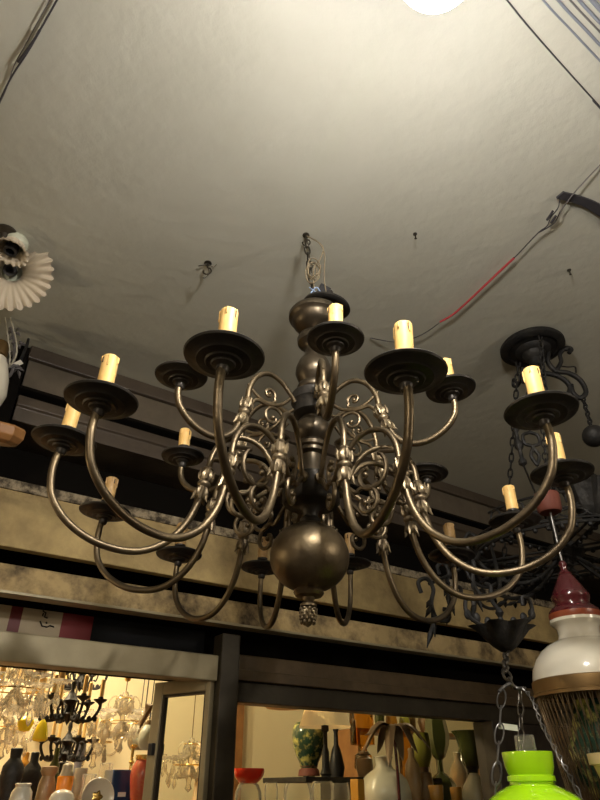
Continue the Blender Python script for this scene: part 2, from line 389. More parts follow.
def candle_mesh(x, z, rot, h=.094):
    mb = B(); m_ = Matrix.Translation(Vector((x, 0, z))) @ Matrix.Rotation(rot, 4, 'Z')
    mb.lathe([(0, .0), (.010, .0), (.0155, .003), (.0155, .006), (.0115, .009), (.0105, .024), (.0142, .027), (.0142, .032), (.012, .033)], 24, m_, mi=1)
    mb.lathe([(.0125, .030), (.0137, .030), (.0137, h-.004), (.0132, h-.001), (.0122, h), (.0108, h-.001), (.0105, h-.012), (0, h-.012)], 24, m_)
    for a, l in ((.3, .016), (1.5, .010), (2.7, .022), (4.0, .012), (5.2, .018)):       # wax drips
        mb.tube([m_ @ Vector((.0137*math.cos(a), .0137*math.sin(a), h-.002-l*t)) for t in (0, .3, .6, .85, 1)], [.0017, .0019, .0018, .0021, .0012], 6)
    for a in (-1.2, 1.9):
        mb.box(m_ @ Vector((.0139*math.cos(a), .0139*math.sin(a), h-.011)), (.0012, .0022, .011), (m_ @ Matrix.Rotation(a, 4, 'Z')).to_3x3(), 2)
    return mb
def collar_mesh(P, i0, up):        # leafy cast knuckle on the rising limb
    a, b = Vector((P[i0][0], 0, P[i0][1])), Vector((P[i0+1][0], 0, P[i0+1][1]))
    d = (b-a).normalized(); m_ = Matrix.Translation((a+b)/2) @ align(d)
    mb = B()
    mb.lathe([(.0065, -.036), (.009, -.034), (.0135, -.027), (.0125, -.018), (.0095, -.010), (.0125, -.006), (.0135, -.003), (.0125, .0), (.010, .003), (.0135, .008), (.0140, .016), (.0115, .024), (.0095, .028), (.011, .031), (.0085, .035), (.0065, .036)], 32, m_, flute=[0, .04, .12, .12, .06, 0, 0, 0, 0, .1, .12, .1, 0, 0, 0, 0], n=8)
    for k in range(5):             # leaf tips flaring at the foot
        q = 2*PI*k/5+.4; c, s = math.cos(q), math.sin(q)
        pts = [m_ @ Vector((c*r, s*r, z)) for r, z in ((.010, -.020), (.0125, -.029), (.0135, -.036), (.0170, -.041))]
        mb.tube(pts, [.0035, .004, .003, .001], 6)
    for k in range(4):
        q = 2*PI*k/4; c, s = math.cos(q), math.sin(q)
        pts = [m_ @ Vector((c*r, s*r, z)) for r, z in ((.012, .006), (.0145, .016), (.0135, .024), (.0150, .030))]
        mb.tube(pts, [.003, .0035, .0025, .001], 6)
    return mb
def spiral(c, r0, r1, a0, a1, n=20):
    return [(c[0]+(r0+(r1-r0)*i/n)*math.cos(a0+(a1-a0)*i/n), c[1]+(r0+(r1-r0)*i/n)*math.sin(a0+(a1-a0)*i/n)) for i in range(n+1)]
def flat(pts): return [Vector((r, 0, z)) for r, z in pts]
def scroll_low():
    mb = B()
    a = flat([(.220, .028)])+flat(spiral((.150, .0), .048, .012, 1.0, -4.6, 30))
    mb.tube(smoothpts(a, 2), [.0050]*(len(smoothpts(a, 2))-6)+[.0042, .0045, .005, .0055, .005, .003], 8)
    b = flat([(.062, .012), (.085, -.002)])+flat(spiral((.140, -.058), .036, .009, 2.3, -4.2, 28))
    mb.tube(smoothpts(b, 2), .0045, 8)
    mb.sphere((.150-.008, 0, .0), .0068, 10); mb.sphere((.138, 0, -.058), .006, 10)
    # a turned button where the arm is pinned to the hub
    mb.lathe([(0, 0), (.010, 0), (.012, .004), (.010, .009), (0, .012)], 16, Matrix.Translation(Vector((.062, 0, .012))) @ align((1, 0, .1)))
    return mb
def scroll_up():
    mb = B()
    a = flat([(.168, .150), (.150, .178)])+flat([(.12, .178), (.085, .190), (.06, .214)])
    mb.tube(smoothpts(a, 5), .0042, 8)
    b = flat([(.172, .21), (.158, .197), (.14, .186), (.118, .182), (.100, .192)])+flat(spiral((.116, .206), .016, .005, 3.7, -2.2, 16))
    mb.tube(smoothpts(b, 2), .0034, 8)
    c = flat([(.05, .190), (.075, .168)])+flat(spiral((.105, .150), .028, .008, 2.6, -3.0, 20))
    mb.tube(smoothpts(c, 2), .0036, 8)
    mb.sphere((.116, 0, .206), .005, 10); mb.sphere((.105, 0, .150), .0055, 10)
    return mb
mesh_arm = {0: arm_mesh(LOW, 0), 1: arm_mesh(UPP, 1)}
proto = {}
for up in (0, 1):
    P = UPP if up else LOW
    a = mesh_arm[up].build('arm', M['bronze'], ch)
    p_ = pan_mesh(.052 if up else .0595, P[0][0], .165 if up else .0).build('drip_pan', M['pewter'], a)
    c_ = candle_mesh(P[0][0], .160 if up else -.005, .4, .080 if up else .091).build('candle_sleeve', [M['candle'], M['pewter'], M['slot']], a)
    k_ = collar_mesh(P, 7 if up else 9, up).build('leaf_collar', M['leafmetal'], a)
    s_ = (scroll_up() if up else scroll_low()).build('scroll', M['bronze'], a)
    proto[up] = (a, p_, c_, k_, s_)
tan_mesh = proto[0][2].data.copy(); tan_mesh.materials[0] = M['tancandle']
LOWSET = [(-15.4, .002, 1), (15.0, -.020, 1), (-43.6, -.004, 1), (48.5, .014, 1.006), (-69, .017, 1.008), (76.2, .006, 1), (-106.8, .005, 1), (107.8, .015, 1), (-137.2, -.02, 1), (132.9, -.01, 1), (-165.0, -.012, 1), (166.7, .008, 1)]
UPPSET = [(6.3, -.008, 1), (-52.2, -.009, 1), (65.4, .024, 1), (-112.1, -.019, 1), (121.9, -.021, 1), (184, 0, 1)]
for up, S in ((0, LOWSET), (1, UPPSET)):
    R = .328 if up else .5
    for i, (deg, dz, sc) in enumerate(S):
        t = proto[up][0] if i == 0 else copy_tree(proto[up][0], ch)
        a = math.radians(deg-90)               # 0 faces the camera
        t.rotation_euler = (0, -math.asin(dz/R), a)
        t.scale = (sc, 1, 1) if sc != 1 else (1, 1, 1)
        for c in [x for x in bpy.data.objects if x.parent == t and x.name.startswith('candle_sleeve')]:
            if up and i in (1, 4): bpy.data.objects.remove(c); continue      # two cups have lost their candle
            ang = random.uniform(0, 6.28)
            if not up and i in (6, 8, 9, 10, 11): c.data = tan_mesh
            X = (UPP if up else LOW)[0][0]
            c.matrix_parent_inverse = Matrix()
            c.location = Vector((X, 0, 0))-Matrix.Rotation(ang, 3, 'Z') @ Vector((X, 0, 0)); c.rotation_euler = (0, 0, ang)

def hook(name, P, label, s=1., arms=1):
    t = thing(name, label, 'hook', P)
    mb = B(); mb.lathe([(0, 0), (.010*s, 0), (.010*s, -.002), (.003*s, -.004), (.003*s, -.01*s)], 16)
    mb.tube(smoothpts([Vector((0, 0, -.003)), (0, 0, -.016*s), (.009*s, 0, -.022*s), (.010*s, 0, -.034*s), (0, 0, -.042*s), (-.009*s, 0, -.036*s), (-.010*s, 0, -.028*s)]), .0022*s, 8)
    mb.build('hook_body', M['chain'], t)
    return t
hook('ceiling_hook', HOOK, 'dark metal ceiling hook carrying the large chandelier chain', 1.)
hk = hook('ceiling_hook', at_h(208, 263, CEIL), 'small bare ceiling hook with twisted wire left of the chandelier chain', 1.1)
w_ = B()
w_.tube(smoothpts([(0, 0, -.004), (-.02, 0, -.010), (-.028, .006, -.006)]), .0016, 6); w_.tube(smoothpts([(0, 0, -.004), (.016, .004, -.012), (.026, 0, -.006)]), .0016, 6)
w_.tube(smoothpts([(0, 0, -.01), (.004, .01, -.03), (-.006, .01, -.05), (-.014, .02, -.04)]), .0014, 6); w_.build('twisted_wire', M['chain'], hk)
for (u, v), lab in (((415, 234), 'tiny metal screw hook in the ceiling between the chandelier chain and the red wire'), ((569, 270), 'tiny metal nail in the ceiling above the second candelabra crown')):
    P = at_h(u, v, CEIL); t = thing('ceiling_nail', lab, 'nail', P)
    B().lathe([(0, .0), (.006, 0), (.006, -.002), (.002, -.003), (.002, -.016), (.004, -.018), (0, -.020)], 10).build('nail_body', M['chain'], t)

# ============================================================= CEILING LAMP AND CABLES
LP = at_h(437, -34, CEIL-.30)
lp = thing('ceiling_globe_lamp', 'bright round ceiling globe lamp at the top edge of the ceiling', 'ceiling lamp', (LP.x, LP.y, CZ+CEIL))
B().lathe([(0, 0), (.05, 0), (.05, -.012), (.03, -.03), (.012, -.034), (.012, -.20), (.03, -.21), (.03, -.25), (0, -.25)], 32).build('lamp_base', M['whiteglass'], lp)
gp = [(.059*math.sin(PI*i/24), -.30-.059*math.cos(PI*i/24)) for i in range(25)]
B().lathe(gp[:15], 36).build('globe', M['bulb'], lp)
B().lathe(gp[14:], 36).build('globe_top', M['bulbtop'], lp)

def cable(name, uvs, h, r, m, label, cat='cable', group=None, sub=4):
    P = [at_h(u, v, (h[i] if isinstance(h, (list, tuple)) else h)) for i, (u, v) in enumerate(uvs)]
    b0 = P[0].copy(); o = B().tube([p-b0 for p in smoothpts(P, sub)], r, 8).build(name, m)
    o.location = b0; return tag(o, label, cat, group)
hc = CEIL-.006
cable('ceiling_cable', [(85, -45), (57, 0), (30, 48), (12, 76), (0, 100), (-20, 140)], hc, .0020, M['darkwire'], 'thicker dark brown cable run along the ceiling at upper left')
cable('ceiling_cable', [(78, -45), (50, 0), (27, 42), (14, 66), (5, 92), (-16, 135)], hc, .0011, M['greywire'], 'thin grey cable beside the thicker cable at upper left')
cable('ceiling_cable', [(40, 30), (34, 40), (27, 50), (18, 62)], [CEIL-.012]*4, .0026, M['darkwire'], 'short black taped joint on the upper left cables')
cable('ceiling_cable', [(470, -50), (507, 0), (540, 40), (600, 107), (640, 150), (900, 420)], hc, .0016, M['darkwire'], 'single thin dark cable running diagonally across the upper right ceiling')
for k, (u0, w, mt_) in enumerate([(543, .0020, 'bluegrey'), (558, .0028, 'bluegrey'), (570, .0018, 'greywire'), (579, .0030, 'bluegrey'), (592, .0045, 'bluegrey')]):
    cable('corner_cable', [(u0-35, -45), (u0, 0), (u0+28, 30), (u0+62, 66), (u0+90, 94)], CEIL-w-.001, w, M[mt_],
          'cable in the parallel bundle at the top right corner of the ceiling', group='bundled cables in the top right corner')
# strap and red wire
stl = at_h(558, 197, CEIL); st = thing('metal_strap', 'dark flat curved metal strap fixed to the ceiling at the right edge', 'strap', stl)
Lp = smoothpts([at_h(u, v, CEIL-.004)-stl for u, v in ((563, 191), (585, 197), (605, 206), (640, 226))]); Rp = smoothpts([at_h(u, v, CEIL-.004)-stl for u, v in ((556, 197), (580, 204), (600, 216), (632, 238))])
mb = B(); n = len(Lp)
dn = Vector((0, 0, -.006))
mb.quadstrip(Lp, Rp); mb.quadstrip([p+dn for p in Lp], [p+dn for p in Rp]); mb.quadstrip(Lp, [p+dn for p in Lp]); mb.quadstrip(Rp, [p+dn for p in Rp])
mb.quadstrip([Lp[0], Rp[0]], [Lp[0]+dn, Rp[0]+dn])
mb.build('strap_body', M['darkwire'], st, False)
rb = at_h(553, 215, CEIL-.02); rw = thing('red_wire', 'red and black electric wire stretched across the ceiling from the metal strap', 'wire', rb)
def wire(name, pts, r, m): B().tube([p-rb for p in smoothpts(pts)], r, 8).build(name, m, rw)
q = lambda u, v, h=CEIL-.014: at_h(u, v, h)
wire('grey_tail', [q(630, 137, CEIL-.006), q(620, 145, CEIL-.006), q(600, 165, CEIL-.008), q(575, 192, CEIL-.014), q(560, 212, CEIL-.014)], .0016, M['greywire'])
wire('black_lead', [q(560, 198, CEIL-.012), q(558, 208), q(551, 217), q(547, 226), q(538, 233), q(520, 252), q(512, 260)], .0016, M['darkwire'])
wire('black_lead', [q(560, 212, CEIL-.02), q(555, 222), q(547, 228), q(538, 233)], .0016, M['darkwire'])
wire('joint', [q(553, 211), q(547, 220)], .0032, M['darkwire']); wire('joint', [q(556, 216), q(551, 223)], .0032, M['darkwire'])
wire('red_lead', [q(514, 258), q(499, 272), q(478, 292), q(455, 313), q(440, 322)], .0034, M['red_wire'])
wire('black_lead', [q(442, 321), q(425, 333), q(411, 339), q(395, 342, CEIL-.02), q(370, 338, CEIL-.003)], .0015, M['darkwire'])


# ------------------------------------------------------------- lathed ware placed by its own upright axis
def axis_prof(P, rows, base=None):
    out = []
    for v, hw in rows:
        z = z_on_axis(P, v); out.append((hw*depth((P.x, P.y, z))/FPX, z-P.z))
    return out
def ware(P, rows, name, m, parent, seg=32, flute=0, n=0):
    o = B().lathe(axis_prof(P, rows), seg, None, flute, n).build(name, m, parent); return o

# ============================================================= SECOND CHANDELIER (black, right)
KX = at_y(531, 343, 1.70); KX.z = CZ+CEIL
bc = thing('iron_chandelier', 'ornate black cast iron chandelier with scrolls and chains at the right edge', 'chandelier', KX)
k = lambda u, v, Y=1.70: at_y(u, v, Y)-KX
B().lathe([(0, 0), (.085, 0), (.102, -.004), (.108, -.012), (.108, -.022), (.100, -.028), (.085, -.030), (.080, -.026), (.060, -.030), (.055, -.040), (.040, -.046), (.036, -.060), (.022, -.070), (.022, -.090), (.012, -.10), (0, -.10)], 44).build('crown', M['blackiron'], bc)
sc = B()
def kt(mb, uvs, r, Y=1.70, sub=5):
    p = smoothpts([k(u, v, Y) for u, v in uvs], sub); mb.tube(p, r, 8)
kt(sc, [(549, 349), (548, 362), (556, 371), (568, 373), (580, 380), (586, 392), (580, 398), (573, 393), (571, 385)], .0085)
kt(sc, [(556, 371), (561, 362), (560, 354), (566, 348), (571, 349), (569, 353)], .0075)
kt(sc, [(536, 374), (550, 374), (563, 379), (570, 388), (565, 398), (554, 398)], .0085)
kt(sc, [(560, 366), (568, 367), (575, 367), (576, 373)], .0025)
for u, v in ((571, 350), (566, 349), (556, 371), (572, 392)): sc.sphere(k(u, v), .009, 10)
sc.build('crown_scroll', M['blackiron'], bc)
for ang in (95,):
    s2 = B(); R_ = Matrix.Rotation(math.radians(ang), 4, 'Z')
    s2.tube([R_ @ Vector(p) for p in smoothpts([(.10, 0, -.02), (.12, 0, -.06), (.16, 0, -.07), (.19, 0, -.05), (.18, 0, -.03), (.165, 0, -.04)])], .006, 8)
    s2.tube([R_ @ Vector(p) for p in smoothpts([(.05, 0, -.05), (.09, 0, -.09), (.12, 0, -.08), (.11, 0, -.06)])], .006, 8); s2.build('crown_scroll', M['blackiron'], bc)
def chain_between(a, b, link, r, m, parent, name='chain', ratio=.42):
    a, b = Vector(a), Vector(b); L = (b-a).length; n = max(2, round(L/(link*.8))); d = (b-a).normalized(); mb = B()
    for i in range(n):
        c = a+d*(L*(i+.5)/n); mt = Matrix.Translation(c) @ align(d) @ Matrix.Rotation(PI/2*(i % 2)+.5, 4, 'Z'); ln = L/n*.62
        mb.tube([mt @ Vector((ln*ratio*math.cos(t), 0, ln*math.sin(t))) for t in [2*PI*q/14 for q in range(14)]], r, 6, True)
    return mb.build(name, m, parent)
# gallery ring below
GC = k(566, 553, 1.92)
def ringp(a, R, dz=0): return GC+Vector((R*math.cos(a), R*math.sin(a), dz))
RG = .285
rg = B(); N_ = 64
for dz, r in ((0, .006), (.045, .004), (.012, .003)):
    rg.tube([ringp(2*PI*i/N_, RG, dz) for i in range(N_)], r, 8, True)
for i in range(48):
    a = 2*PI*i/48; rg.sphere(ringp(a, RG, -.010), .0075, 8)
    if i % 2 == 0: rg.tube([ringp(a+.13*math.cos(t), RG, .028+.013*math.sin(t)) for t in [2*PI*q/10 for q in range(10)]], .003, 6, True)
rg.build('gallery_ring', M['blackiron'], bc)
for a in (.5, 1.55, 2.6):
    mb = B(); mb.tube([ringp(a, RG), ringp(a+PI, RG)], .006, 8); mb.tube([ringp(a+.07, RG, .01), ringp(a+PI-.07, RG, .01)], .004, 8)
    for i in range(-6, 7):
        mb.sphere(GC+Vector((math.cos(a), math.sin(a), 0))*(i*.04)+Vector((0, 0, -.004)), .009, 8)
    mb.build('crossbar', M['blackiron'], bc)
hub = B(); hub.lathe([(0, .06), (.02, .055), (.03, .03), (.055, .02), (.06, .0), (.045, -.02), (.02, -.03), (.012, -.05), (.02, -.06), (0, -.075)], 28, Matrix.Translation(GC)); hub.build('hub', M['blackiron'], bc)
for a, st_ in ((4.3, (.0, -.08, -.02)), (2.0, (-.03, .06, -.02))):
    chain_between(Vector(st_), ringp(a, RG, .05), .036, .0030, M['blackiron'], bc)
# hanging turned ornaments between crown and ring
for u, v, Y in ((519, 446, 1.62), (533, 447, 1.62)):
    mb = B(); c = k(u, v, Y)
    if u == 519: mb.lathe([(0, .07), (.006, .065), (.012, .055), (.006, .045), (.006, .02), (.013, .01), (.013, -.005), (.006, -.015), (.006, -.04), (.012, -.05), (.012, -.06), (0, -.07)], 16, Matrix.Translation(c))
    else:
        for sx in (-1, 1): mb.tube(smoothpts([c+Vector(p) for p in ((0, 0, .05), (sx*.022, 0, .04), (sx*.022, 0, .012), (0, 0, .0), (sx*.012, 0, -.03), (0, 0, -.06))]), .0055, 8)
    mb.tube([c+Vector((0, 0, -.06)), Vector((c.x*.55+GC.x*.45, c.y*.6+GC.y*.4, c.z-.22))], .003, 6); mb.tube([c+Vector((0, 0, .05)), Vector((0, 0, -.08))], .003, 6)
    mb.build('link_ornament', M['blackiron'], bc)
# arms with leaf cups
def leaf_arm(a, cupw=.05, drop=-.06, ext=.16, dr=0):
    mb = B(); R_ = Matrix.Translation(GC) @ Matrix.Rotation(a, 4, 'Z')
    P = [(.03, 0, -.02), (.12, 0, -.09), (.22, 0, -.10), (RG+.02, 0, -.04), (RG+.05, 0, .02), (RG+.03, 0, .05), (RG+.005, 0, .03)]
    mb.tube([R_ @ Vector(p) for p in smoothpts(P)], .0065, 8)
    P = [(RG-.06, 0, -.09), (RG, 0, -.12), (RG+.05, 0, -.10), (RG+.06, 0, -.06), (RG+.04, 0, -.05), (RG+.03, 0, -.07)]
    mb.tube([R_ @ Vector(p) for p in smoothpts(P)], .0055, 8)
    for i in range(6):        # acanthus leaves
        b = i/5; c = R_ @ Vector((.10+.18*b, 0, -.085-.03*math.sin(b*3)))
        for sy in (-1, 1):
            d = R_.to_3x3() @ Vector((.02, sy*.028, -.012)); mb.tube([c, c+d*.5, c+d], [.004, .007, .001], 6)
    mb.build('scroll_arm', M['blackiron'], bc)
for a in (PI+.15, PI+1.1, PI+2.1, .1, 1.2, 2.3): leaf_arm(a)
# dark leafy mass at the right: cast plates round the ring
for a in (PI+1.5, PI+1.9, PI+2.4):
    mb = B(); c = ringp(a, RG*.92, .09)
    R_ = Matrix.Translation(c) @ Matrix.Rotation(a, 4, 'Z')
    mb.lathe([(0, -.09), (.02, -.08), (.035, -.05), (.05, -.01), (.062, .03), (.066, .035), (.055, .034), (.03, .0), (0, -.01)], 24, R_, flute=[0, .05, .1, .12, .15, .16, .16, .1, 0], n=7)
    mb.build('cast_bowl', M['blackiron'], bc)
# leaf bowl with hook underneath
LB = k(503, 633, 1.48)
mb = B(); mb.lathe([(0, -.042), (.012, -.040), (.026, -.030), (.042, -.012), (.054, .006), (.066, .016), (.060, .016), (.04, .004), (.0, -.002)], 32, Matrix.Translation(LB), flute=[0, 0, .04, .08, .14, .22, .22, .1, 0], n=6)
mb.build('leaf_bowl', M['blackiron'], bc)
mb = B()
mb.lathe([(0, .06), (.006, .055), (.010, .045), (.005, .035), (.010, .02), (.016, .01), (.012, -.002)], 16, Matrix.Translation(LB))
mb.tube(smoothpts([LB+Vector((0, 0, .05)), LB+Vector((-.005, .03, .09)), k(500, 585, 1.62), ringp(PI+.35, RG, -.01)]), .005, 8)
for sgn in (-1, 1):
    mb.tube(smoothpts([LB+Vector(p) for p in ((0, 0, .01), (sgn*.04, 0, .015), (sgn*.075, 0, .04), (sgn*.075, 0, .075), (sgn*.06, 0, .08), (sgn*.058, 0, .062))]), .005, 8)
    for q_ in (.03, .055, .075): mb.sphere(LB+Vector((sgn*q_, 0, .012+q_*.4)), .009, 8, (1, .5, 1.4))
mb.build('leaf_bowl_stem', M['blackiron'], bc)
chain_between(LB+Vector((0, 0, -.04)), k(505, 672, 1.36), .036, .003, M['chain'], bc, 'hook_chain')
# S hooks on the left side
for (u, v, Y, s_) in ((472, 575, 1.7, 1), (431, 600, 1.75, 1), (447, 580, 1.8, .8)):
    c = k(u, v, Y); mb = B()
    mb.tube(smoothpts([c+Vector(p)*s_ for p in ((-.025, 0, .02), (-.03, 0, .05), (-.005, 0, .06), (.01, 0, .03), (.0, 0, -.01), (.01, 0, -.05), (.04, 0, -.055), (.045, 0, -.03), (.03, 0, -.025))]), .006, 8)
    for i in range(5):
        d = Vector((random.uniform(-.03, .02), random.uniform(-.01, .01), -.02-.012*i)); b_ = c+Vector((0, 0, -.015*i)); mb.tube([b_, b_+d*.5, b_+d], [.004, .008, .001], 6)
    e = ringp(PI+.1, RG, -.005); mb.tube(smoothpts([c+Vector((0, 0, .045)), (c+e)/2+Vector((0, 0, .01)), e]), .005, 8)
    mb.build('leaf_spray', M['blackiron'], bc)
# hanging black ball on a short chain at the right
BP = k(594, 436, 1.62); o = B().sphere(BP, .034, 24).build('hanging_ball', M['blackiron'], bc)
chain_between(k(583, 398, 1.70), BP+Vector((0, 0, .03)), .03, .003, M['blackiron'], bc, 'ball_chain')
# red cup with candle stub
mb = B()
for i in range(9):
    a = PI+.5+.28*i; c = ringp(a, RG, .05); Rm_ = Matrix.Translation(c) @ Matrix.Rotation(a, 4, 'Z')
    mb.tube([Rm_ @ Vector((.0, .02*math.cos(t), .02+.02*math.sin(t))) for t in [2*PI*q_/14 for q_ in range(14)]], .0035, 6, True)
mb.tube([ringp(PI+.4+.1*i, RG, .092) for i in range(26)], .004, 6)
mb.build('pierced_gallery', M['blackiron'], bc)

# ============================================================= OIL LAMP WITH OPAL SHADE
OP = at_y(571, 600, 1.47)
ol = thing('hanging_oil_lamp', 'old hanging oil lamp with burgundy top, white opal dome and bead fringe at right', 'hanging lamp', OP)
ware(OP, [(560, 0), (562, 3), (565, 4), (568, 3), (571, 3.5), (574, 6.5), (576, 6)], 'top_knob', M['burgundy'], ol)
ware(OP, [(575, 6), (577, 7.5), (584, 11.5), (592, 16), (597, 18.5), (600, 18), (603, 16.5), (606, 17), (608, 20), (611, 23.5), (614, 24.5)], 'ceramic_body', M['burgundy'], ol, 40)
ware(OP, [(613, 22), (614, 24.6), (617, 24.8), (620, 24), (621, 20)], 'rust_band', M['rust'], ol, 40)
ware(OP, [(619, 21), (620, 25), (623, 25), (626, 22), (629, 20), (635, 19.5), (638, 20.5), (640, 22), (641, 25), (645, 33), (651, 41), (659, 47.5), (668, 52), (677, 54.5), (683, 55)], 'opal_shade', M['whiteglass'], ol, 56)
ware(OP, [(680, 54.5), (681, 56), (687, 56.5), (693, 56), (694, 57.5), (697, 57.5), (697, 55)], 'brass_band', M['brass'], ol, 56)
zc = z_on_axis(OP, 503)-OP.z
B().tube([Vector((0, 0, z_on_axis(OP, 562)-OP.z-.002)), Vector((0, 0, zc-.024))], .0032, 10).build('hanging_rod', M['steel'], ol)
o = B().lathe([(0, -.026), (.026, -.026), (.030, -.02), (.032, .02), (.030, .024), (.026, .022), (.024, -.0), (0, -.01)], 28, Matrix.Translation((0, 0, zc))).build('rod_cup', M['terracotta'], ol); o['label'] = 'rust red cup on the rod'
chain_between((0, 0, zc-.005), KX+Vector((.0, -.02, -.10))-OP, .036, .0022, M['blackiron'], ol, 'upper_chain')
fr = B(); pr = axis_prof(OP, [(697, 54.5), (800, 46), (840, 42)])
z0_, z1_ = pr[0][1], pr[2][1]; r0_, r1_ = pr[0][0], pr[2][0]
for i in range(120):
    a = 2*PI*i/120; tw = .35
    pts = [Vector(((r0_+(r1_-r0_)*t)*math.cos(a+tw*t*(1 if i % 2 else -.3)), (r0_+(r1_-r0_)*t)*math.sin(a+tw*t*(1 if i % 2 else -.3)), z0_+(z1_-z0_)*t)) for t in [j/10 for j in range(11)]]
    fr.tube(pts, [.0016 if j % 2 else .0008 for j in range(11)], 5)
fr_o = fr.build('bead_fringe', M['beads'], ol); fr_o['kind'] = 'stuff'
ware(OP, [(700, 20), (715, 24), (730, 30), (750, 36), (775, 34), (800, 24), (815, 14), (830, 12), (835, 0)], 'font', M['painted'], ol, 40)

# ============================================================= GREEN SHADE HANGING LAMP
GP = at_y(528, 760, 1.18)
gl = thing('green_glass_lamp', 'hanging oil lamp with a bright lime green glass shade and clear chimney', 'hanging lamp', GP)
ware(GP, [(753, 22.5), (752, 24.3), (754, 24.6), (760, 24.2), (767, 23.8), (771.5, 22.6), (775, 21.6), (776, 23.3), (781, 23.6), (782, 21.8), (785, 22), (787, 26), (792, 35), (799, 44), (808, 52), (820, 58), (838, 62), (852, 63), (852, 61)], 'glass_shade', M['greenglass'], gl, 56)
ware(GP, [(735, 8.5), (736, 9.5), (752, 10), (775, 11), (800, 13), (830, 12), (845, 9)], 'chimney', M['clear'], gl, 28)
ware(GP, [(845, 0), (846, 14), (850, 16), (856, 26), (868, 30), (880, 22), (888, 8), (890, 0)], 'font', M['brass'], gl, 32)
zr = z_on_axis(GP, 855)-GP.z; rr_ = 64*depth(GP)/FPX
B().tube([Vector((rr_*math.cos(t), rr_*math.sin(t), zr)) for t in [2*PI*i/48 for i in range(48)]], .004, 8, True).build('carrier_ring', M['brass'], gl)
mb = B()
for a in (0, PI/2, PI, 3*PI/2): mb.tube([Vector((rr_*math.cos(a), rr_*math.sin(a), zr)), Vector((.03*math.cos(a), .03*math.sin(a), zr-.0))], .003, 6)
mb.build('spider', M['brass'], gl)
g = lambda u, v, Y=1.5: at_y(u, v, Y)-GP
top = g(514, 687, 1.33)
mb = B()
w0 = smoothpts([g(499, 692, 1.32), g(504, 687, 1.33), g(510, 684, 1.33), g(517, 688, 1.33), g(524, 688, 1.32)])
mb.tube(w0, .0035, 8); mb.build('bracket', M['steel'], gl)
chain_between(g(505, 672, 1.36), top, .04, .003, M['chain'], gl, 'chain', .5)
left_end = Vector((-rr_*.9, -.05, zr)); 
a_ = g(502, 691, 1.32)
mb = B(); L = (left_end-a_).length; n = 8; d = (left_end-a_).normalized()
for i in range(n):
    c = a_+d*(L*(i+.5)/n); mt = Matrix.Translation(c) @ align(d) @ Matrix.Rotation(.2 if i % 2 == 0 else 1.3, 4, 'Z'); ln = L/n*.58
    if i % 2 == 0: mb.tube([mt @ Vector((.009*math.cos(t), 0, ln*math.sin(t))) for t in [2*PI*q/18 for q in range(18)]], .0016, 7, True)
    else: mb.tube([mt @ Vector((.0045*math.cos(t), 0, ln*math.sin(t))) for t in [2*PI*q/18 for q in range(18)]], .0016, 7, True)
mb.build('chain', M['steel'], gl)
mb = B(); P_ = smoothpts([g(524, 688, 1.32), g(533, 700, 1.30), g(541, 722, 1.28), g(553, 745, 1.26), g(566, 768, 1.24), g(580, 795, 1.23), Vector((rr_*.95, -.02, zr))], 8)
for ph in (0, PI):
    mb.tube([p+Vector((.0035*math.cos(i*.9+ph), 0, .0035*math.sin(i*.9+ph))) for i, p in enumerate(P_)], .0015, 6)
mb.build('twisted_cord', M['steel'], gl)
chain_between(g(520, 690, 1.33), Vector((0, rr_*.98, zr)), .03, .0016, M['chain'], gl, 'chain', .4)
mb = B(); mb.box(g(508, 727, 1.29), (.036, .004, .010), Euler((0, .1, .2)).to_matrix()); mb.build('tag', M['opalgrey'], gl, False)

# beige torchere at the right edge
TP = at_y(651, 770, 1.15); TP.z = 0
bt = thing('floor_lamp', 'corner of a pale beige flared floor lamp shade at the lower right edge', 'floor lamp', TP)
ware(TP, [(753, 50), (753, 56), (764, 56), (765, 51)], 'rim_band', M['creamshade'], bt, 40)
ware(TP, [(765, 52), (800, 45), (860, 32), (862, 0)], 'lamp_shade', M['creamshade'], bt, 40)
B().tube([Vector((0, 0, .02)), Vector((0, 0, z_on_axis(TP, 861)))], .012, 12).build('pole', M['brass'], bt)
B().lathe([(0, .03), (.03, .03), (.12, .015), (.14, 0), (0, 0)], 32).build('base', M['brass'], bt)

# ============================================================= LEFT EDGE LAMPS
RPt = at_h(6, 232, CEIL)
rl = thing('ruffled_glass_lamp', 'white ruffled glass flower shade ceiling lamp at the left edge', 'ceiling lamp', RPt)
y0 = RPt.y+.03
rk = lambda u, v, Y=y0: at_y(u, v, Y)-RPt
mb = B(); mb.lathe([(0, 0), (.03, 0), (.03, -.006), (.012, -.012), (.008, -.03), (0, -.03)], 20); mb.build('ceiling_plate', M['chain'], rl)
c0 = rk(17, 241); ax1 = Vector((-.10, -.12, -1)).normalized()
mt = Matrix.Translation(c0) @ align(ax1)
mb = B(); mb.tube([Vector((0, 0, -.012)), c0-ax1*.004], .010, 10); mb.lathe([(0, -.004), (.030, -.004), (.034, .002), (.034, .016), (.031, .020), (.028, .02)], 32, mt); mb.build('gallery', M['opalgrey'], rl)
def ruffled(mt, R, L, name, n=15, par=None):
    mb = B(); prof = []; fl = []
    for i in range(19):
        t = i/18; r = .030+(R-.030)*(t**1.7 if t < .75 else (.613+(t-.75)*1.55)); prof.append((r, L*(1-(1-t)**1.5))); fl.append(.004+.034*t*t)
    back = [(r-.0025, z-.0005) for r, z in reversed(prof)]
    mb.lathe(prof+back, 240, mt, fl+fl[::-1], n)
    im = mt.inverted(); vs_ = []
    for p in mb.v:
        q_ = im @ Vector(p); rr = math.hypot(q_.x, q_.y); a_ = math.atan2(q_.y, q_.x); t_ = max(0, (rr-.03)/(R-.03)); q_.z += .07*R*t_*t_*math.cos(n*a_+1.2)+.05*R*t_*math.sin(3*a_)-.16*R*max(0, t_-.72); vs_.append(tuple(mt @ q_))
    mb.v = vs_; return mb.build(name, M['frosted'], par)
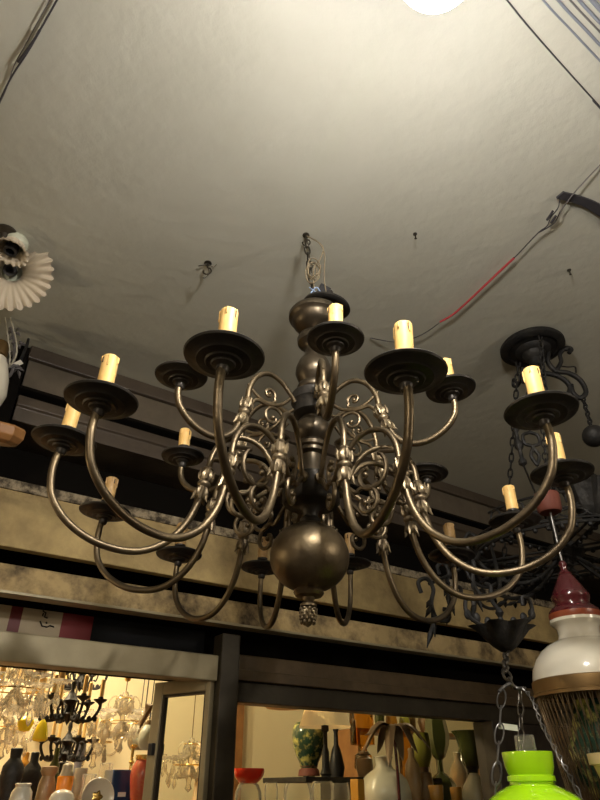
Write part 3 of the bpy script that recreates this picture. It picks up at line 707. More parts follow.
ruffled(mt @ Matrix.Translation((0, 0, .014)), .050, .040, 'ruffled_shade', 16, rl)
mb = B(); mb.lathe([(0, .0), (.014, 0), (.016, .03), (.0185, .034), (.0185, .05), (.012, .05), (.01, .03), (0, .03)], 24, mt); mb.build('socket', M['blackplastic'], rl)
# the bigger tilted flower shade beside it
c1 = rk(12, 272, y0+.11); ax2 = Vector((.30, -.78, -.55)).normalized(); mt2 = Matrix.Translation(c1) @ align(ax2)
ruffled(mt2, .118, .072, 'ruffled_shade', 28, rl)
mb = B(); mb.lathe([(0, -.015), (.026, -.012), (.032, .0), (.031, .008), (.028, .008)], 24, mt2); mb.tube(smoothpts([c0, c0+Vector((-.03, .04, -.01)), c1-ax2*.012]), .007, 8); mb.build('gallery', M['opalgrey'], rl)
mb = B(); mb.lathe([(0, .0), (.015, 0), (.018, .03), (.018, .05), (.011, .05), (0, .03)], 24, mt2); mb.build('socket', M['blackplastic'], rl)

WP = at_y(-12, 383, 1.52)
wl = thing('opal_bell_lamp', 'dim white glass bell lamp hung on two pale cords below the ruffled shade', 'hanging lamp', WP)
ware(WP, [(357, 4), (358, 10), (366, 14), (378, 18), (392, 20), (402, 17), (408, 8), (409, 0)], 'bell_glass', M['whiteglass'], wl, 32)
ware(WP, [(342, 0), (343, 7), (348, 9), (356, 9), (357, 5)], 'cap', M['brass'], wl, 24)
mb = B()
wk = lambda u, v, Y=1.52: at_y(u, v, Y)-WP
ztop = CZ+CEIL-WP.z
for (a, b) in (((4, 312), (10, 358)), ((10, 316), (17, 352))):
    A_, B_ = wk(*a, 1.55), wk(*b, 1.55); mb.tube(smoothpts([Vector((A_.x, A_.y, ztop)), A_, B_, wk(4, 372, 1.6)]), .0028, 7)
mb.build('cord', M['whitevase'], wl)
mb = B()
random.seed(3)
for i in range(26):
    c = wk(random.uniform(4, 20), random.uniform(322, 372), 1.6); d = Vector((random.uniform(-.03, .03), random.uniform(-.02, .02), random.uniform(-.03, .02)))
    mb.tube([c, c+d*.5+Vector((0, 0, .006)), c+d], [.003, .006, .001], 6)
mb.tube(smoothpts([wk(8, 320, 1.6), wk(14, 340, 1.6), wk(12, 372, 1.6), wk(0, 380, 1.6)]), .005, 8)
mb.build('leaf_garland', M['greywire'], wl)
o = B().tube([wk(20, 362, 1.66), wk(27, 345, 1.66), wk(33, 322, 1.66)], [.006, .005, .001], 6).build('pointed_leaf', M['blackiron'], wl)
B().tube([wk(4, 372, 1.62), wk(21, 361, 1.66)], .004, 6).build('leaf_stem', M['blackiron'], wl)
mb = B(); mb.box(wk(17, 364, 1.6), (.016, .003, .034), Euler((0, .8, .3)).to_matrix()); mb.build('price_tag', M['label'], wl, False)
KB = at_y(2, 434, 1.38)
kb = thing('wooden_bracket', 'edge of a brown wooden turned block at the left edge', 'wooden block', KB)
mb = B(); mb.lathe([(0, .022), (.05, .022), (.056, .016), (.056, -.006), (.046, -.020), (.03, -.026), (0, -.026)], 8, Euler((.25, .1, .2)).to_matrix().to_4x4()); mb.build('block', M['brownwood'], kb, False, .002)
kd = ((W0-WN*.06-KB).dot(WN)); B().tube([Vector((0, 0, 0)), WN*kd], .012, 8).build('wall_arm', M['darkwood'], kb)

# ============================================================= INSIDE THE SHOP
def counter(name, label, t0, t1, s0, s1, h):
    b0 = W((t0+t1)/2, (s0+s1)/2, FL); t = thing(name, label, 'counter', b0)
    local(B().wbox(t0, t1, s0, s1, h-.03, h), b0).build('counter_top', M['brownwood'], t, False, .004)
    local(B().wbox(t0+.03, t1-.03, s0+.03, s1-.03, FL, h-.03), b0).build('body', M['darkwood'], t, False)
    return t
HC = -.14
counter('display_counter', 'wooden display counter inside the left shop opening', -1.2, .78, -1.75, -.36, HC)
counter('display_counter', 'wooden display counter inside the right shop window', .95, 3.0, -1.75, -.36, HC)
def item(name, label, cat, u, s, rows, m, stand=HC, group=None, seg=28, foot=None, flute=0, n=0, kids=()):
    """rows: (photo row, half width) from the top down; closes onto the surface it stands on"""
    P = at_s(u, rows[-1][0], s); zb = CZ+stand
    P0 = Vector((P.x, P.y, zb)); pr = axis_prof(P0, rows)
    pr = [(r, z) for r, z in pr if z > .012]
    pr += [((foot if foot is not None else pr[-1][0]*.8), .006), ((foot if foot is not None else pr[-1][0]*.8), 0), (0, 0)]
    t = thing(name, label, cat, P0, group)
    B().lathe(pr, seg, None, flute, n).build('body', m, t)
    for nm, rw, mm in kids: B().lathe(axis_prof(P0, rw), seg).build(nm, mm, t)
    return t
# --- left window, standing on the counter
item('painted_vase', 'tall red painted vase with gilded rim beside the ajar glazed door', 'vase', 141, -.62, [(757, 8), (757, 9.5), (760, 9), (762, 10), (768, 13), (778, 13.5), (800, 11)], M['redvase'], kids=[('gilt_rim', [(755, 8), (755, 10), (759, 10), (760, 9.5)], M['brightbrass'])])
item('brown_glass_vase', 'brown amber glass vase left of the small orange glass', 'vase', 44, -.60, [(766, 5), (767, 8), (771, 8.5), (776, 6), (783, 8), (800, 9)], M['tanvase'])
item('orange_glass', 'small bright orange square glass at lower left', 'glass', 62, -.52, [(776, 7.5), (777, 8), (795, 7.5), (800, 7)], M['orange'])
item('white_pot', 'small white pot with brown lid behind the orange glass', 'pot', 64, -.75, [(763, 3), (765, 5), (770, 5.5), (776, 7), (790, 6)], M['whitevase'])
item('white_pot', 'small white pot right of the orange glass', 'pot', 78, -.72, [(768, 6), (769, 6.5), (777, 6), (790, 5)], M['whitevase'])
item('slate_vase', 'slate grey glass vase below the black candelabra', 'vase', 76, -1.30, [(744, 5), (745, 5.5), (755, 4.5), (768, 3.5), (775, 5)], M['slate'])
item('cream_candle', 'short thick cream candle left of the slate grey vase', 'candle', 63, -1.72, [(750, 2.5), (751, 3), (770, 3), (790, 3)], M['whitevase'])
item('white_globe_lamp', 'round white glass globe at the bottom edge under the orange glass', 'lamp globe', 61, -.42, [(789, 0), (789.5, 4), (791, 7.5), (794, 10.5), (798, 12), (803, 12)], M['whiteglass'])
item('black_vase', 'black bellied vase at lower left', 'vase', 28, -.80, [(752, 3), (753, 4), (762, 4), (770, 10), (780, 11), (792, 8)], M['blackiron'])
item('black_vase', 'wide black vase in front of the slate grey vase', 'vase', 58, -.92, [(762, 5), (763, 6), (770, 5), (780, 7), (790, 7)], M['blackiron'])
item('black_vase', 'black vase at the lower left corner', 'vase', 8, -.62, [(748, 5), (749, 6), (758, 5), (766, 10), (778, 11), (792, 8)], M['blackiron'])
item('dark_bottle', 'dark glass bottle between the black vase and brown glass vase', 'bottle', 50, -.85, [(748, 2), (749, 2.6), (758, 2.4), (766, 5), (790, 6)], M['greenvase'])
# clock faced plate
CPt = at_s(97, 797, -.48)
pl = thing('round_plate', 'white round plate with gold flower centre at bottom left', 'plate', CPt)
R_ = align((WN*1+Vector((0, 0, .1))))
B().lathe([(0, .002), (.034, .002), (.046, .008), (.054, .012), (.056, .009), (.046, .002), (.03, -.004), (0, -.004)], 40, R_).build('plate', M['whiteglass'], pl)
mb = B(); mb.lathe([(0, .006), (.012, .005), (.017, .002)], 20, R_, .2, 5); mb.build('gold_flower', M['brightbrass'], pl)
mb = B(); mb.box(Vector((0, .0, (CZ+HC-CPt.z)/2-.012)) - WN*.02, (.05, .012, (CPt.z-CZ-HC)), None); mb.build('stand', M['darkwood'], pl, False)
# blue box, glass block
def boxthing(name, label, cat, u, v0, v1, s, hw, m, dpt=.1, lab=None):
    P = at_s(u, v0, s); sc_ = depth(P)/FPX; b0 = Vector((P.x, P.y, CZ+HC)); h = P.z-b0.z
    t = thing(name, label, cat, b0)
    B().box((0, 0, h/2), (hw*2*sc_, dpt, h), Matrix.Rotation(TH, 3, 'Z')).build('body', m, t, False, .004)
    if lab: B().box(Vector((0, 0, h*.62))+WN*(dpt/2+.002), (.03, .002, .014), Matrix.Rotation(TH, 3, 'Z')).build('label', M['label'], t, False)
    return t
boxthing('blue_box', 'dark blue enamel box with a white label left of the red vase', 'box', 120, 770, 795, -.72, 11, M['blue'], .1, True)
boxthing('glass_block', 'clear cut glass block behind the round white plate', 'glass block', 107, 763, 790, -.80, 5, M['crystal'], .05)

def hung(name, label, cat, u, v, s, h=CEIL, group=None):
    P = at_s(u, v, s); return thing(name, label, cat, P, group), P
def cordup(t, P, m=M['darkwire'], z=0, r=.0022): B().tube([Vector((0, 0, z)), Vector((0, 0, CZ+CEIL-P.z))], r, 6).build('cord', m, t)
for u, v0, s, lab in ((139, 726, -1.25, 'left of two grey green opal glass shades hanging beside the glazed door'), (149.5, 724, -.70, 'right of two grey green opal glass shades hanging beside the glazed door')):
    t, P = hung('opal_pendant', lab, 'pendant lamp', u, v0, s)
    ware(P, [(724, 3), (727, 6), (733, 9), (740, 10), (745, 9), (749, 6.5), (750, 5.5)], 'glass_shade', M['opalgrey'], t, 28)
    ware(P, [(720, 0), (720.5, 3), (724, 4), (726, 4)], 'cap', M['brass'], t, 20); cordup(t, P, z=.0)
t, P = hung('wing_ornament', 'brown carved wing ornament hanging above the opal shades', 'ornament', 146, 704, -.60)
mb = B()
for i in range(7):
    a = Vector((0, 0, 0)); d = Vector((.006*i-.012, 0, -.085+.010*i)); mb.tube([a, a+d*.35+Vector((.012, 0, 0)), a+d*.8, a+d], [.003, .010, .008, .002], 8)
mb.build('wing', M['tanvase'], t); cordup(t, P)
t, P = hung('yellow_glass_shade', 'bright yellow glass shade hanging at lower left', 'lamp shade', 43, 722, -.70)
ware(P, [(719, 1), (721, 2.5), (726, 5), (734, 7), (739, 7.5), (741, 6), (742, 0)], 'glass_shade', M['yellowglass'], t); cordup(t, P)
t, P = hung('yellow_glass_shade', 'smaller pale yellow glass shade left of the bright yellow one', 'lamp shade', 27, 716, -.72)
ware(P, [(716, 1), (717, 5), (721, 8), (726, 7), (731, 5), (732, 0)], 'glass_shade', M['yellowglass'], t); cordup(t, P)

def crystal_chandelier(label, u, v, s, R, n, drops, candles=False, canopy=None, tiers=2, group=None):
    P = at_s(u, v, s); t = thing('crystal_chandelier', label, 'chandelier', P, group)
    mb = B(); mb.lathe([(0, .12), (.01, .118), (.018, .10), (.008, .085), (.02, .06), (.028, .04), (.012, .02), (.01, 0), (.03, -.02), (.034, -.04), (.015, -.06), (.01, -.08), (.018, -.10), (0, -.115)], 20)
    mb.build('stem', M['crystal'], t)
    for k_ in range(tiers):
        mb = B(); rr = R*(1 if k_ == 0 else .45); zz = 0 if k_ == 0 else .09
        mb.tube([Vector((rr*.62*math.cos(a), rr*.62*math.sin(a), zz)) for a in [2*PI*i/32 for i in range(32)]], .0025, 6, True); mb.build('brass_hoop', M['brightbrass'], t)
    dm = None; am = None; cm_ = None; km = None
    for i in range(n):
        a = 2*PI*i/n+.3; Rm = Matrix.Rotation(a, 4, 'Z')
        if am is None:
            mb = B(); mb.tube(smoothpts([(.01, 0, .0), (R*.3, 0, -.045), (R*.7, 0, -.05), (R*.97, 0, -.01), (R, 0, .03)]), .005, 8)
            mb.tube(smoothpts([(.01, 0, .06), (R*.3, 0, .10), (R*.5, 0, .07), (R*.4, 0, .03)]), .0035, 6)
            ao = mb.build('arm', M['crystal'], t); am = ao
            mb = B(); mb.lathe([(0, .02), (.012, .022), (.04, .034), (.042, .036), (.02, .03), (.012, .032), (.012, .045), (.0, .045)], 20, Matrix.Translation((R, 0, 0)), [0, 0, .12, .12, 0, 0, 0, 0], 8); cm_ = mb.build('bobeche', M['crystal'], ao)
            if candles:
                mb = B(); mb.lathe([(.010, .04), (.010, .12), (.004, .124), (0, .124)], 16, Matrix.Translation((R, 0, 0))); km = mb.build('candle_sleeve', M['candle'], ao)
        else:
            ao = copy_tree(am, t)
        ao.rotation_euler = (0, 0, a)
    spots = []
    for i in range(drops):
        f = i/drops; tier = i % 4
        rr = (R, R*.62, R*.8, R*.28)[tier]; zz = (.018, -.004, -.03, .088)[tier]
        a = 2*PI*f*4.0+tier*.4; spots.append((rr*math.cos(a), rr*math.sin(a), zz))
    for i, sp_ in enumerate(spots):
        if dm is None:
            mb = B(); mb.tube([(0, 0, 0), (0, 0, -.018)], .0008, 5); mb.sphere((0, 0, -.010), .005, 8)
            mb.lathe([(0, -.016), (.004, -.020), (.0085, -.034), (.0095, -.042), (.006, -.052), (0, -.060)], 6); dm = mb.build('crystal_drop', M['crystal'], t, False); do = dm
        else:
            do = dm.copy(); col.objects.link(do)
        do.location = sp_; do.rotation_euler = (0, 0, i); s_ = random.uniform(.8, 1.25); do.scale = (s_, s_, s_)
    mb = B()
    for i in range(n):
        a = 2*PI*i/n+.3; p0 = Vector((R*math.cos(a), R*math.sin(a), .03)); p1 = Vector((.015*math.cos(a), .015*math.sin(a), .11))
        for j in range(9):
            f = (j+.5)/9; p = p0.lerp(p1, f)+Vector((0, 0, -.05*math.sin(PI*f))); mb.sphere(p, .0048, 8)
    o = mb.build('bead_swag', M['crystal'], t); o['kind'] = 'stuff'
    if canopy:
        ware(P, [(canopy, 8.5), (canopy+2, 8), (canopy+3, 6), (canopy+8, 3.5), (canopy+12, 2.5), (canopy+13, 0)], 'canopy', M['brightbrass'], t, 24)
        ware(P, [(canopy, 0), (canopy, 8.5)], 'canopy_cap', M['brightbrass'], t, 24)
    B().tube([Vector((0, 0, .115)), Vector((0, 0, CZ+CEIL-P.z))], .0022, 6).build('chain', M['brass'], t)
    return t
crystal_chandelier('crystal chandelier hung under a bright brass canopy in the left shop opening', 122, 722, -.95, .135, 6, 44, False, 669)
crystal_chandelier('large crystal chandelier with cream candles at the far left of the opening', 16, 690, -.50, .14, 6, 44, True)
crystal_chandelier('small crystal chandelier hanging low between yellow shades at far left', 6, 728, -1.05, .12, 5, 28, False)
crystal_chandelier('crystal chandelier with candles right behind the large one at left', 46, 694, -1.72, .15, 6, 36, True)
crystal_chandelier('low crystal chandelier below the brass canopied one, left of it', 96, 742, -1.40, .12, 5, 32, False)

def candelabra(label, u, v, s, R, n, H, up=True):
    P = at_s(u, v, s); t = thing('black_candelabra_chandelier', label, 'chandelier', P)
    B().lathe([(0, H), (.006, H), (.010, H*.8), (.006, H*.6), (.016, H*.4), (.03, H*.2), (.012, 0), (.02, -.02), (.03, -.03), (.012, -.05), (0, -.07)], 20).build('stem', M['blackiron'], t)
    first = None
    for i in range(n):
        a = 2*PI*i/n+.2
        if first is None:
            mb = B(); mb.tube(smoothpts([(.01, 0, .0), (R*.35, 0, -.045), (R*.75, 0, -.05), (R, 0, -.01), (R, 0, .02)]), .006, 8)
            mb.tube(smoothpts([(R*.3, 0, -.04), (R*.45, 0, .01), (R*.65, 0, .01), (R*.6, 0, -.02), (R*.5, 0, -.015)]), .004, 6)
            for q_ in (.3, .5, .7, .9): mb.sphere((R*q_, 0, -.045), .009, 8, (1, .6, 1.3))
            first = ao = mb.build('arm', M['blackiron'], t)
            B().lathe([(0, .0), (.008, .01), (.026, .022), (.028, .026), (.012, .024), (.010, .035), (0, .035)], 16, Matrix.Translation((R, 0, 0))).build('cup', M['blackiron'], ao)
            B().lathe([(.0075, .03), (.0075, .10), (.003, .104), (0, .104)], 12, Matrix.Translation((R, 0, 0))).build('candle_sleeve', M['candle'], ao)
        else: ao = copy_tree(first, t)
        ao.rotation_euler = (0, 0, a)
    B().tube([Vector((0, 0, H)), Vector((0, 0, CZ+CEIL-P.z))], .0025, 6).build('cord', M['darkwire'], t)
    return t
candelabra('black candelabra chandelier, upper of two, seen against the cream wall at left', 70, 706, -.86, .115, 6, .10)
candelabra('black candelabra chandelier, lower of two, above the slate grey vase', 67, 746, -1.12, .105, 6, .09)
candelabra('black candelabra chandelier cut off by the frame at top of the left opening', 82, 676, -1.22, .11, 5, .10)

# glazed door standing ajar
HD = .318
def floor_of(u, v, h): p = at_h(u, v, h); return Vector((p.x, p.y, 0))
dA = W(.828, -.07, HD); dA0 = Vector((dA.x, dA.y, 0))
# far stile lies inwards where the photo's left edge meets the height of the top rail
dB0 = floor_of(158, 683.5, HD)
dd = (dB0-dA0); DW = dd.length; dd.normalize(); dn_ = Vector((-dd.y, dd.x, 0))
dr = thing('glazed_door', 'narrow olive framed glazed door standing ajar beside the post', 'door', Vector((dA.x, dA.y, 0)))
ang = math.atan2(dd.y, dd.x); RZ = Matrix.Rotation(ang, 3, 'Z')
def dbox(mb, a, b, z0, z1, th=.03): return mb.box(dd*((a+b)/2)+Vector((0, 0, (z0+z1)/2)), (b-a, th, z1-z0), RZ)
zt = CZ+HD
mb = B(); st_w = min(.055, DW*.16); dbox(mb, 0, st_w*.5, .01, zt); dbox(mb, DW-st_w, DW, .01, zt); dbox(mb, st_w*.5, DW-st_w, zt-.04, zt); dbox(mb, st_w*.5, DW-st_w, .01, .16)
mb.build('door_frame', M['lintel'], dr, False, .003)
mb = B()
for a, b, z0, z1 in ((st_w*.5, st_w*.5+.008, .16, zt-.04), (DW-st_w-.008, DW-st_w, .16, zt-.04), (st_w*.5+.008, DW-st_w-.008, zt-.048, zt-.04)): dbox(mb, a, b, z0, z1, .018)
mb.build('glazing_bead', M['darkwood'], dr, False)
mb = B(); dbox(mb, st_w*.5, DW-st_w, .16, zt-.04, .004); mb.build('glass', M['pane'], dr, False)
mb = B(); mb.box(dd*(DW-st_w*.6)+Vector((0, 0, CZ+.115))+dn_*(-.022), (.02, .016, .035), RZ); mb.box(dd*(DW-st_w*.6)+Vector((0, 0, CZ+.115))+dn_*(.022), (.02, .016, .035), RZ); mb.build('latch', M['blackplastic'], dr, False, .003)
print('DOOR', DW, dd)
# things seen through the door glass
crystal_chandelier('crystal chandelier seen through the glass of the ajar door', 190, 765, -1.3, .13, 6, 30, False)
item('pink_shade_lamp', 'pale pink pleated lamp shade seen through the door glass', 'lamp', 197, -1.62, [(742, 4), (742, 5), (775, 17), (776, 3), (800, 5)], M['creamshade'], flute=.03, n=18)

# --- right window
bl = W(0, 0, 0)
sh_t0 = (at_s(277, 778, -.95)-W0).dot(WD); sh_h = at_s(300, 777, -.80).z-CZ
b0 = W(sh_t0+.5, -.88, HC)
shf = thing('black_shelf', 'small black raised shelf inside the right shop window', 'shelf', b0)
local(B().wbox(sh_t0, sh_t0+.85, -1.08, -.71, sh_h-.022, sh_h), b0).build('shelf_board', M['blackiron'], shf, False, .003)
for tt in (sh_t0+.33, sh_t0+.62): local(B().wbox(tt-.012, tt+.012, -1.04, -.80, HC, sh_h-.022), b0).build('side_panel', M['blackiron'], shf, False)
ON = sh_h
item('painted_vase', 'dark green painted porcelain vase on terracotta foot on the black shelf', 'vase', 309, -1.01, [(722, 10), (723, 13), (727, 15.5), (735, 16.8), (745, 16), (755, 13), (763, 9.5), (767, 8.5)], M['painted'], ON, foot=.03, kids=[('foot', [(766, 9), (768, 8), (770, 10), (776, 11)], M['terracotta'])])
t = item('table_lamp', 'black stemmed table lamp under a tan fabric shade on the black shelf', 'lamp', 326, -.80, [(725, 1), (725.5, 3.6), (731, 3.8), (732, 2.2), (747, 2.2), (752, 3.6), (768, 4), (774, 6)], M['blackiron'], ON, foot=.022)
P = t.location.copy(); ware(P, [(700, 17), (727, 26)], 'lamp_shade', M['shade'], t, 40)
mb = B(); zsh = z_on_axis(P, 703)-P.z
for a in (0, 2.1, 4.2): mb.tube([Vector((0, 0, z_on_axis(P, 726)-P.z)), Vector((0, 0, zsh)), Vector((.062*math.cos(a), .062*math.sin(a), zsh))], .002, 6)
mb.build('harp', M['brass'], t)
item('black_candlestick', 'slim black candlestick bottle right of the tan shaded lamp', 'candlestick', 337, -.92, [(728, 1.2), (729, 3), (733, 2), (745, 2.4), (750, 4.5), (757, 6), (768, 8), (776, 9)], M['blackplastic'], ON)
item('amber_fringe_lamp', 'amber glass fringed lamp right of the black candlestick', 'lamp', 364, -.95, [(708, 9), (713, 11), (720, 11.5), (745, 11.5), (746, 4), (752, 4), (755, 8), (768, 9), (772, 5)], M['amberclear'], ON, flute=.05, n=16)
item('brown_pot', 'small brown pot with dark collar in front of the amber fringed lamp', 'pot', 365, -.77, [(751, 3), (752, 5), (754, 5), (755, 3.5), (759, 8), (768, 8.5), (775, 6)], M['tanvase'], ON)
t, P = hung('saucer_lamp', 'flat brass rimmed ceiling saucer lamp just under the right lintel', 'hanging lamp', 286, 708, -.8)
ware(P, [(690, 2), (697, 12), (704, 20), (706, 21), (708, 20), (709, 14), (709.5, 0)], 'saucer', M['creamshade'], t, 36); ware(P, [(704, 20), (704.5, 21.5), (706, 21.5), (706.5, 20)], 'rim', M['brightbrass'], t, 36); cordup(t, P, z=.06)
rbt = item('red_glass_bowl', 'bright red glass bowl on a clear glass jar at the left of the right window', 'bowl', 248, -.42, [(783, 8), (785, 10.5), (792, 13), (800, 13.5)], M['clear'], foot=.04)
ware(rbt.location.copy(), [(769, 14), (768.5, 15), (771, 15.5), (776, 14.5), (780, 12), (783, 9), (784, 0)], 'red_bowl', M['redglass'], rbt)
for u, v, hw, lab in ((271, 782, 6.5, 'narrow clear drinking glass right of the red bowl'), (298, 783, 14, 'wide clear glass bowl below the painted vase'), (323, 781, 11, 'rounded clear glass vase below the black lamp stem'), (341, 783, 9, 'clear glass vase at the right end of the glass row')):
    item('clear_glass', lab, 'glass', u, -.45, [(v, hw*.85), (v+1, hw*.88), (v+6, hw), (v+14, hw*1.05), (v+20, hw)], M['clear'], foot=.02)
item('amber_box_glass', 'square amber glass below the brown pot', 'glass', 358, -.50, [(779, 6.5), (780, 7), (800, 7)], M['amber'], seg=4)
item('white_vase', 'large white fluted glass vase below the palm leaf lamp', 'vase', 386, -.56, [(756, 8), (757, 9.5), (759, 8.5), (765, 7.5), (769, 9.5), (774, 17), (780, 22), (790, 25), (800, 26)], M['whitevase'], flute=.025, n=22, foot=.05)
# palm lamp
P = at_s(398, 790, -.44); P0 = Vector((P.x, P.y, CZ+HC)); pm = thing('palm_leaf_lamp', 'bronze palm tree lamp with drooping leaves in the right window', 'lamp', P0)
pz = z_on_axis(P0, 729)-P0.z
B().tube(smoothpts([(0, 0, 0), (.004, 0, pz*.5), (0, 0, pz)]), .007, 10).build('trunk', M['burgundy'], pm)
B().lathe([(0, .012), (.03, .01), (.045, .004), (.045, 0), (0, 0)], 24).build('base', M['leafbronze'], pm)
for k_, (a, L_, dr_) in enumerate(((-178, .165, .10), (-155, .17, .03), (-120, .13, .15), (-88, .10, .13), (-58, .13, .10), (-25, .16, .08), (12, .17, .05), (60, .14, .09), (110, .14, .09), (150, .15, .09))):
    a = math.radians(a)+.15; d = Vector((math.cos(a), math.sin(a), 0)); w_ = Vector((-d.y, d.x, 0)); Lp = []; Rp = []; Mp = []
    for i in range(11):
        f = i/10; c = Vector((0, 0, pz))+d*(L_*(f**.9))+Vector((0, 0, .035*math.sin(PI*min(f*1.2, 1))-dr_*f*f)); ww = .024*math.sin(PI*min(.08+f*.92, 1))**.8
        Lp.append(c+w_*ww-Vector((0, 0, ww*.35))); Rp.append(c-w_*ww-Vector((0, 0, ww*.35))); Mp.append(c)
    mb = B(); mb.quadstrip(Lp, Mp); mb.quadstrip(Mp, Rp); dz_ = Vector((0, 0, -.0025)); mb.quadstrip([p+dz_ for p in Lp], [p+dz_ for p in Mp]); mb.quadstrip([p+dz_ for p in Mp], [p+dz_ for p in Rp])
    mb.quadstrip(Lp, [p+dz_ for p in Lp]); mb.quadstrip(Rp, [p+dz_ for p in Rp]); mb.build('palm_leaf', M['leafbronze'], pm)
item('tulip_lamp', 'small yellow green tulip glass lamp right of the palm leaves', 'lamp', 427, -.62, [(734, 6), (735, 7), (745, 8.5), (755, 8.5), (764, 6), (767, 5), (772, 4.5), (773, 7), (785, 8), (800, 8)], M['tanvase'], kids=[('glass_shade', [(733, 6.5), (733, 7.5), (745, 9), (756, 9), (764, 6.5), (767, 5.5)], M['limevase'])])
item('dark_tulip_lamp', 'dark brown green hexagonal glass lamp above the amber cups', 'lamp', 444, -.78, [(716, 8), (716, 9.5), (735, 12.5), (745, 11), (752, 8), (757, 6), (760, 3), (772, 3), (778, 10), (785, 14), (800, 12)], M['greenvase'], seg=6)
item('ruffled_tulip_lamp', 'green ruffled tulip glass shade on a white bottle base by the right post', 'lamp', 477, -.58, [(768, 4), (773, 4), (778, 7), (785, 11), (795, 14), (800, 14)], M['whitevase'], kids=[('glass_shade', [(731, 15), (731, 16.5), (736, 13.5), (745, 11), (756, 9.5), (765, 7), (768, 5)], M['greenvase']), ('collar', [(766, 6.5), (768, 6.5), (770, 5), (773, 5)], M['blackplastic'])])
item('amber_cup', 'amber glass cup left of a similar one at the lower right of the window', 'cup', 437, -.48, [(785, 7), (786, 7.5), (800, 6.5)], M['amber'])
item('amber_cup', 'amber glass cup nearest the white bottle lamp', 'cup', 457, -.46, [(787, 5.5), (788, 6), (800, 5.5)], M['amber'])
item('white_bottle', 'white glazed bottle lamp base between the two tulip lamps', 'bottle', 462, -.9, [(752, 2.5), (753, 3.5), (760, 3), (768, 8), (780, 10), (800, 9)], M['whitevase'])
# back row on a raised shelf
b0 = W(2.05, -1.38, HC); hh = at_s(400, 731, -1.3).z-CZ
t_ = thing('back_shelf', 'raised wooden back shelf holding small vases in the right window', 'shelf', b0)
ta = (at_s(352, 731, -1.3)-W0).dot(WD); tb = (at_s(475, 731, -1.3)-W0).dot(WD)
b0 = W((ta+tb)/2, -1.35, HC); t_.location = b0
local(B().wbox(ta, tb, -1.45, -1.25, hh-.02, hh), b0).build('shelf_board', M['brownwood'], t_, False)
local(B().wbox(ta, ta+.02, -1.45, -1.25, HC, hh-.02), b0).build('side_panel', M['brownwood'], t_, False); local(B().wbox(tb-.02, tb, -1.45, -1.25, HC, hh-.02), b0).build('side_panel', M['brownwood'], t_, False)
for u, rows, m, lab in ((380, [(712, 4), (713, 5), (720, 5), (728, 4)], 'greenvase', 'dark green small vase on the back shelf'), (392, [(714, 3), (715, 5), (722, 6), (729, 4)], 'amber', 'amber small vase right of the dark green one on the back shelf'),
                        (405, [(713, 2), (715, 4), (722, 5.5), (729, 5)], 'limevase', 'yellow green small vase in the middle of the back shelf'), (413, [(712, 3), (713, 3.5), (729, 3)], 'brass', 'narrow brass tube vase on the back shelf'), (425, [(714, 4), (715, 5), (722, 7), (729, 5)], 'tanvase', 'tan round small vase at the right of the back shelf')):
    item('small_vase', lab, 'vase', u, -1.33, rows, M[m], hh)
# brown upright plank on the inner wall
b0 = W(0, 0, 0)
ta = (at_s(238, 740, -1.9)-W0).dot(WD); tb = (at_s(247, 740, -1.9)-W0).dot(WD)
struct('trim_13', B().wbox(ta, tb, -1.995, -1.95, FL, 1.2), M['brownwood'])

# more ware on the two counters
item('crystal_vase', 'cut crystal vase right of the cream candle at lower left', 'vase', 86, -.62, [(774, 6), (775, 7), (785, 6), (800, 8)], M['crystal'], flute=.05, n=12, foot=.02)
item('amber_bottle', 'amber glass bottle at the far left behind the black vases', 'bottle', 19, -1.1, [(752, 2), (753, 3), (760, 3), (767, 8), (790, 8)], M['amber'])
item('white_jar', 'white glazed jar with wide mouth at the far left bottom', 'jar', 20, -.46, [(783, 7), (784, 8), (787, 7), (792, 10), (802, 11)], M['whitevase'])
item('gold_candlestick', 'slim gold candlestick between the blue box and the red vase', 'candlestick', 128, -.95, [(744, 1), (745, 4), (747, 4), (748, 1.5), (760, 1.5), (762, 3), (764, 1.5), (785, 2), (790, 6)], M['brightbrass'])
item('amber_column_vase', 'tall ribbed amber glass vase behind the palm leaf lamp', 'vase', 408, -1.05, [(728, 6), (729, 7), (745, 6.5), (765, 6), (790, 7)], M['amberclear'], flute=.05, n=12)
item('brown_bottle', 'brown ceramic bottle behind the palm trunk', 'bottle', 415, -.60, [(748, 2), (749, 3), (757, 3), (765, 7), (785, 8), (800, 7)], M['tanvase'])
item('dark_green_vase', 'dark green glass vase right of the amber cups', 'vase', 468, -1.1, [(736, 5), (737, 6), (748, 4), (760, 8), (790, 8)], M['greenvase'])
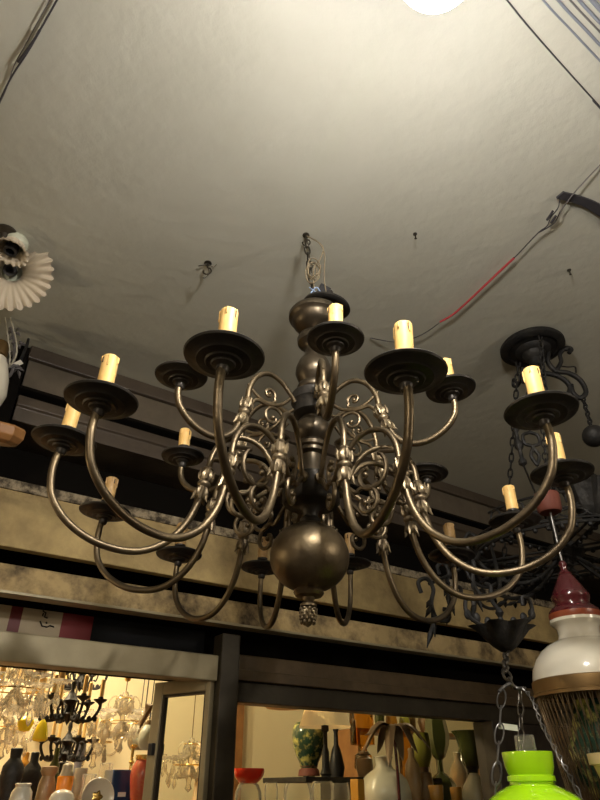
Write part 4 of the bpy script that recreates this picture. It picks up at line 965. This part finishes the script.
item('clear_lamp_chimney', 'clear glass oil lamp chimney standing right of the tulip lamp', 'glass chimney', 434, -.9, [(722, 3), (723, 3.5), (735, 4), (748, 6.5), (758, 4), (775, 4)], M['clear'])

# ============================================================= LIGHTS
LAMPS = [((-.75, -1.3, CZ+.95), 44, (1, .86, .66), 'added fill lamp, a glowing globe hung unseen behind the camera on the left'),  # added fill, unseen: lifts the whole ceiling from behind the camera
         ((2.0, .2, CZ+.70), 30, (1, .88, .70), 'added fill lamp, a glowing globe hung unseen to the right beside the camera'),  # put in out of view to brighten the right side of the ceiling
         ((-1.7, .95, CZ+.30), 8, (1, .80, .50), 'added fill lamp, a glowing globe hung unseen left of the ruffled shades'),  # invented weak warm fill from the left, never in view
         (tuple(W(.3, -1.1, .95)), 60, (1, .80, .50), 'round warm globe lamp hanging inside the shop above the left opening'),
         (tuple(W(.95, -1.0, .95)), 22, (1, .80, .50), 'round warm globe lamp hanging inside the shop above the black shelf'),
         (tuple(W(3.0, -1.1, .9)), 7, (1, .80, .50), 'round warm globe lamp hanging at the far right inside the shop')]
for (x, y, z), e, c, lab in LAMPS:
    P = Vector((x, y, CZ+CEIL)); r_ = .05
    t = thing('pendant_lamp', lab, 'pendant lamp', P)
    B().tube([(0, 0, 0), (0, 0, z-P.z+.06)], .003, 8).build('cord', M['darkwire'], t)
    B().lathe([(0, .075), (.012, .07), (.024, .055), (.026, .044), (0, .044)], 32, Matrix.Translation((0, 0, z-P.z))).build('lamp_holder', M['brass'], t)
    B().sphere((0, 0, z-P.z), r_, 24).build('globe', mat('glowing_globe', (1, 1, 1), .4, emit=c, estr=e/(4*PI*PI*r_*r_)), t)
w = bpy.data.worlds.new('world'); bpy.context.scene.world = w; w.use_nodes = True
w.node_tree.nodes['Background'].inputs[0].default_value = (.5, .45, .4, 1); w.node_tree.nodes['Background'].inputs[1].default_value = .05
vs = bpy.context.scene.view_settings
vs.view_transform = 'Standard'; vs.look = 'None'; vs.exposure = .22; vs.gamma = 1; vs.use_curve_mapping = False
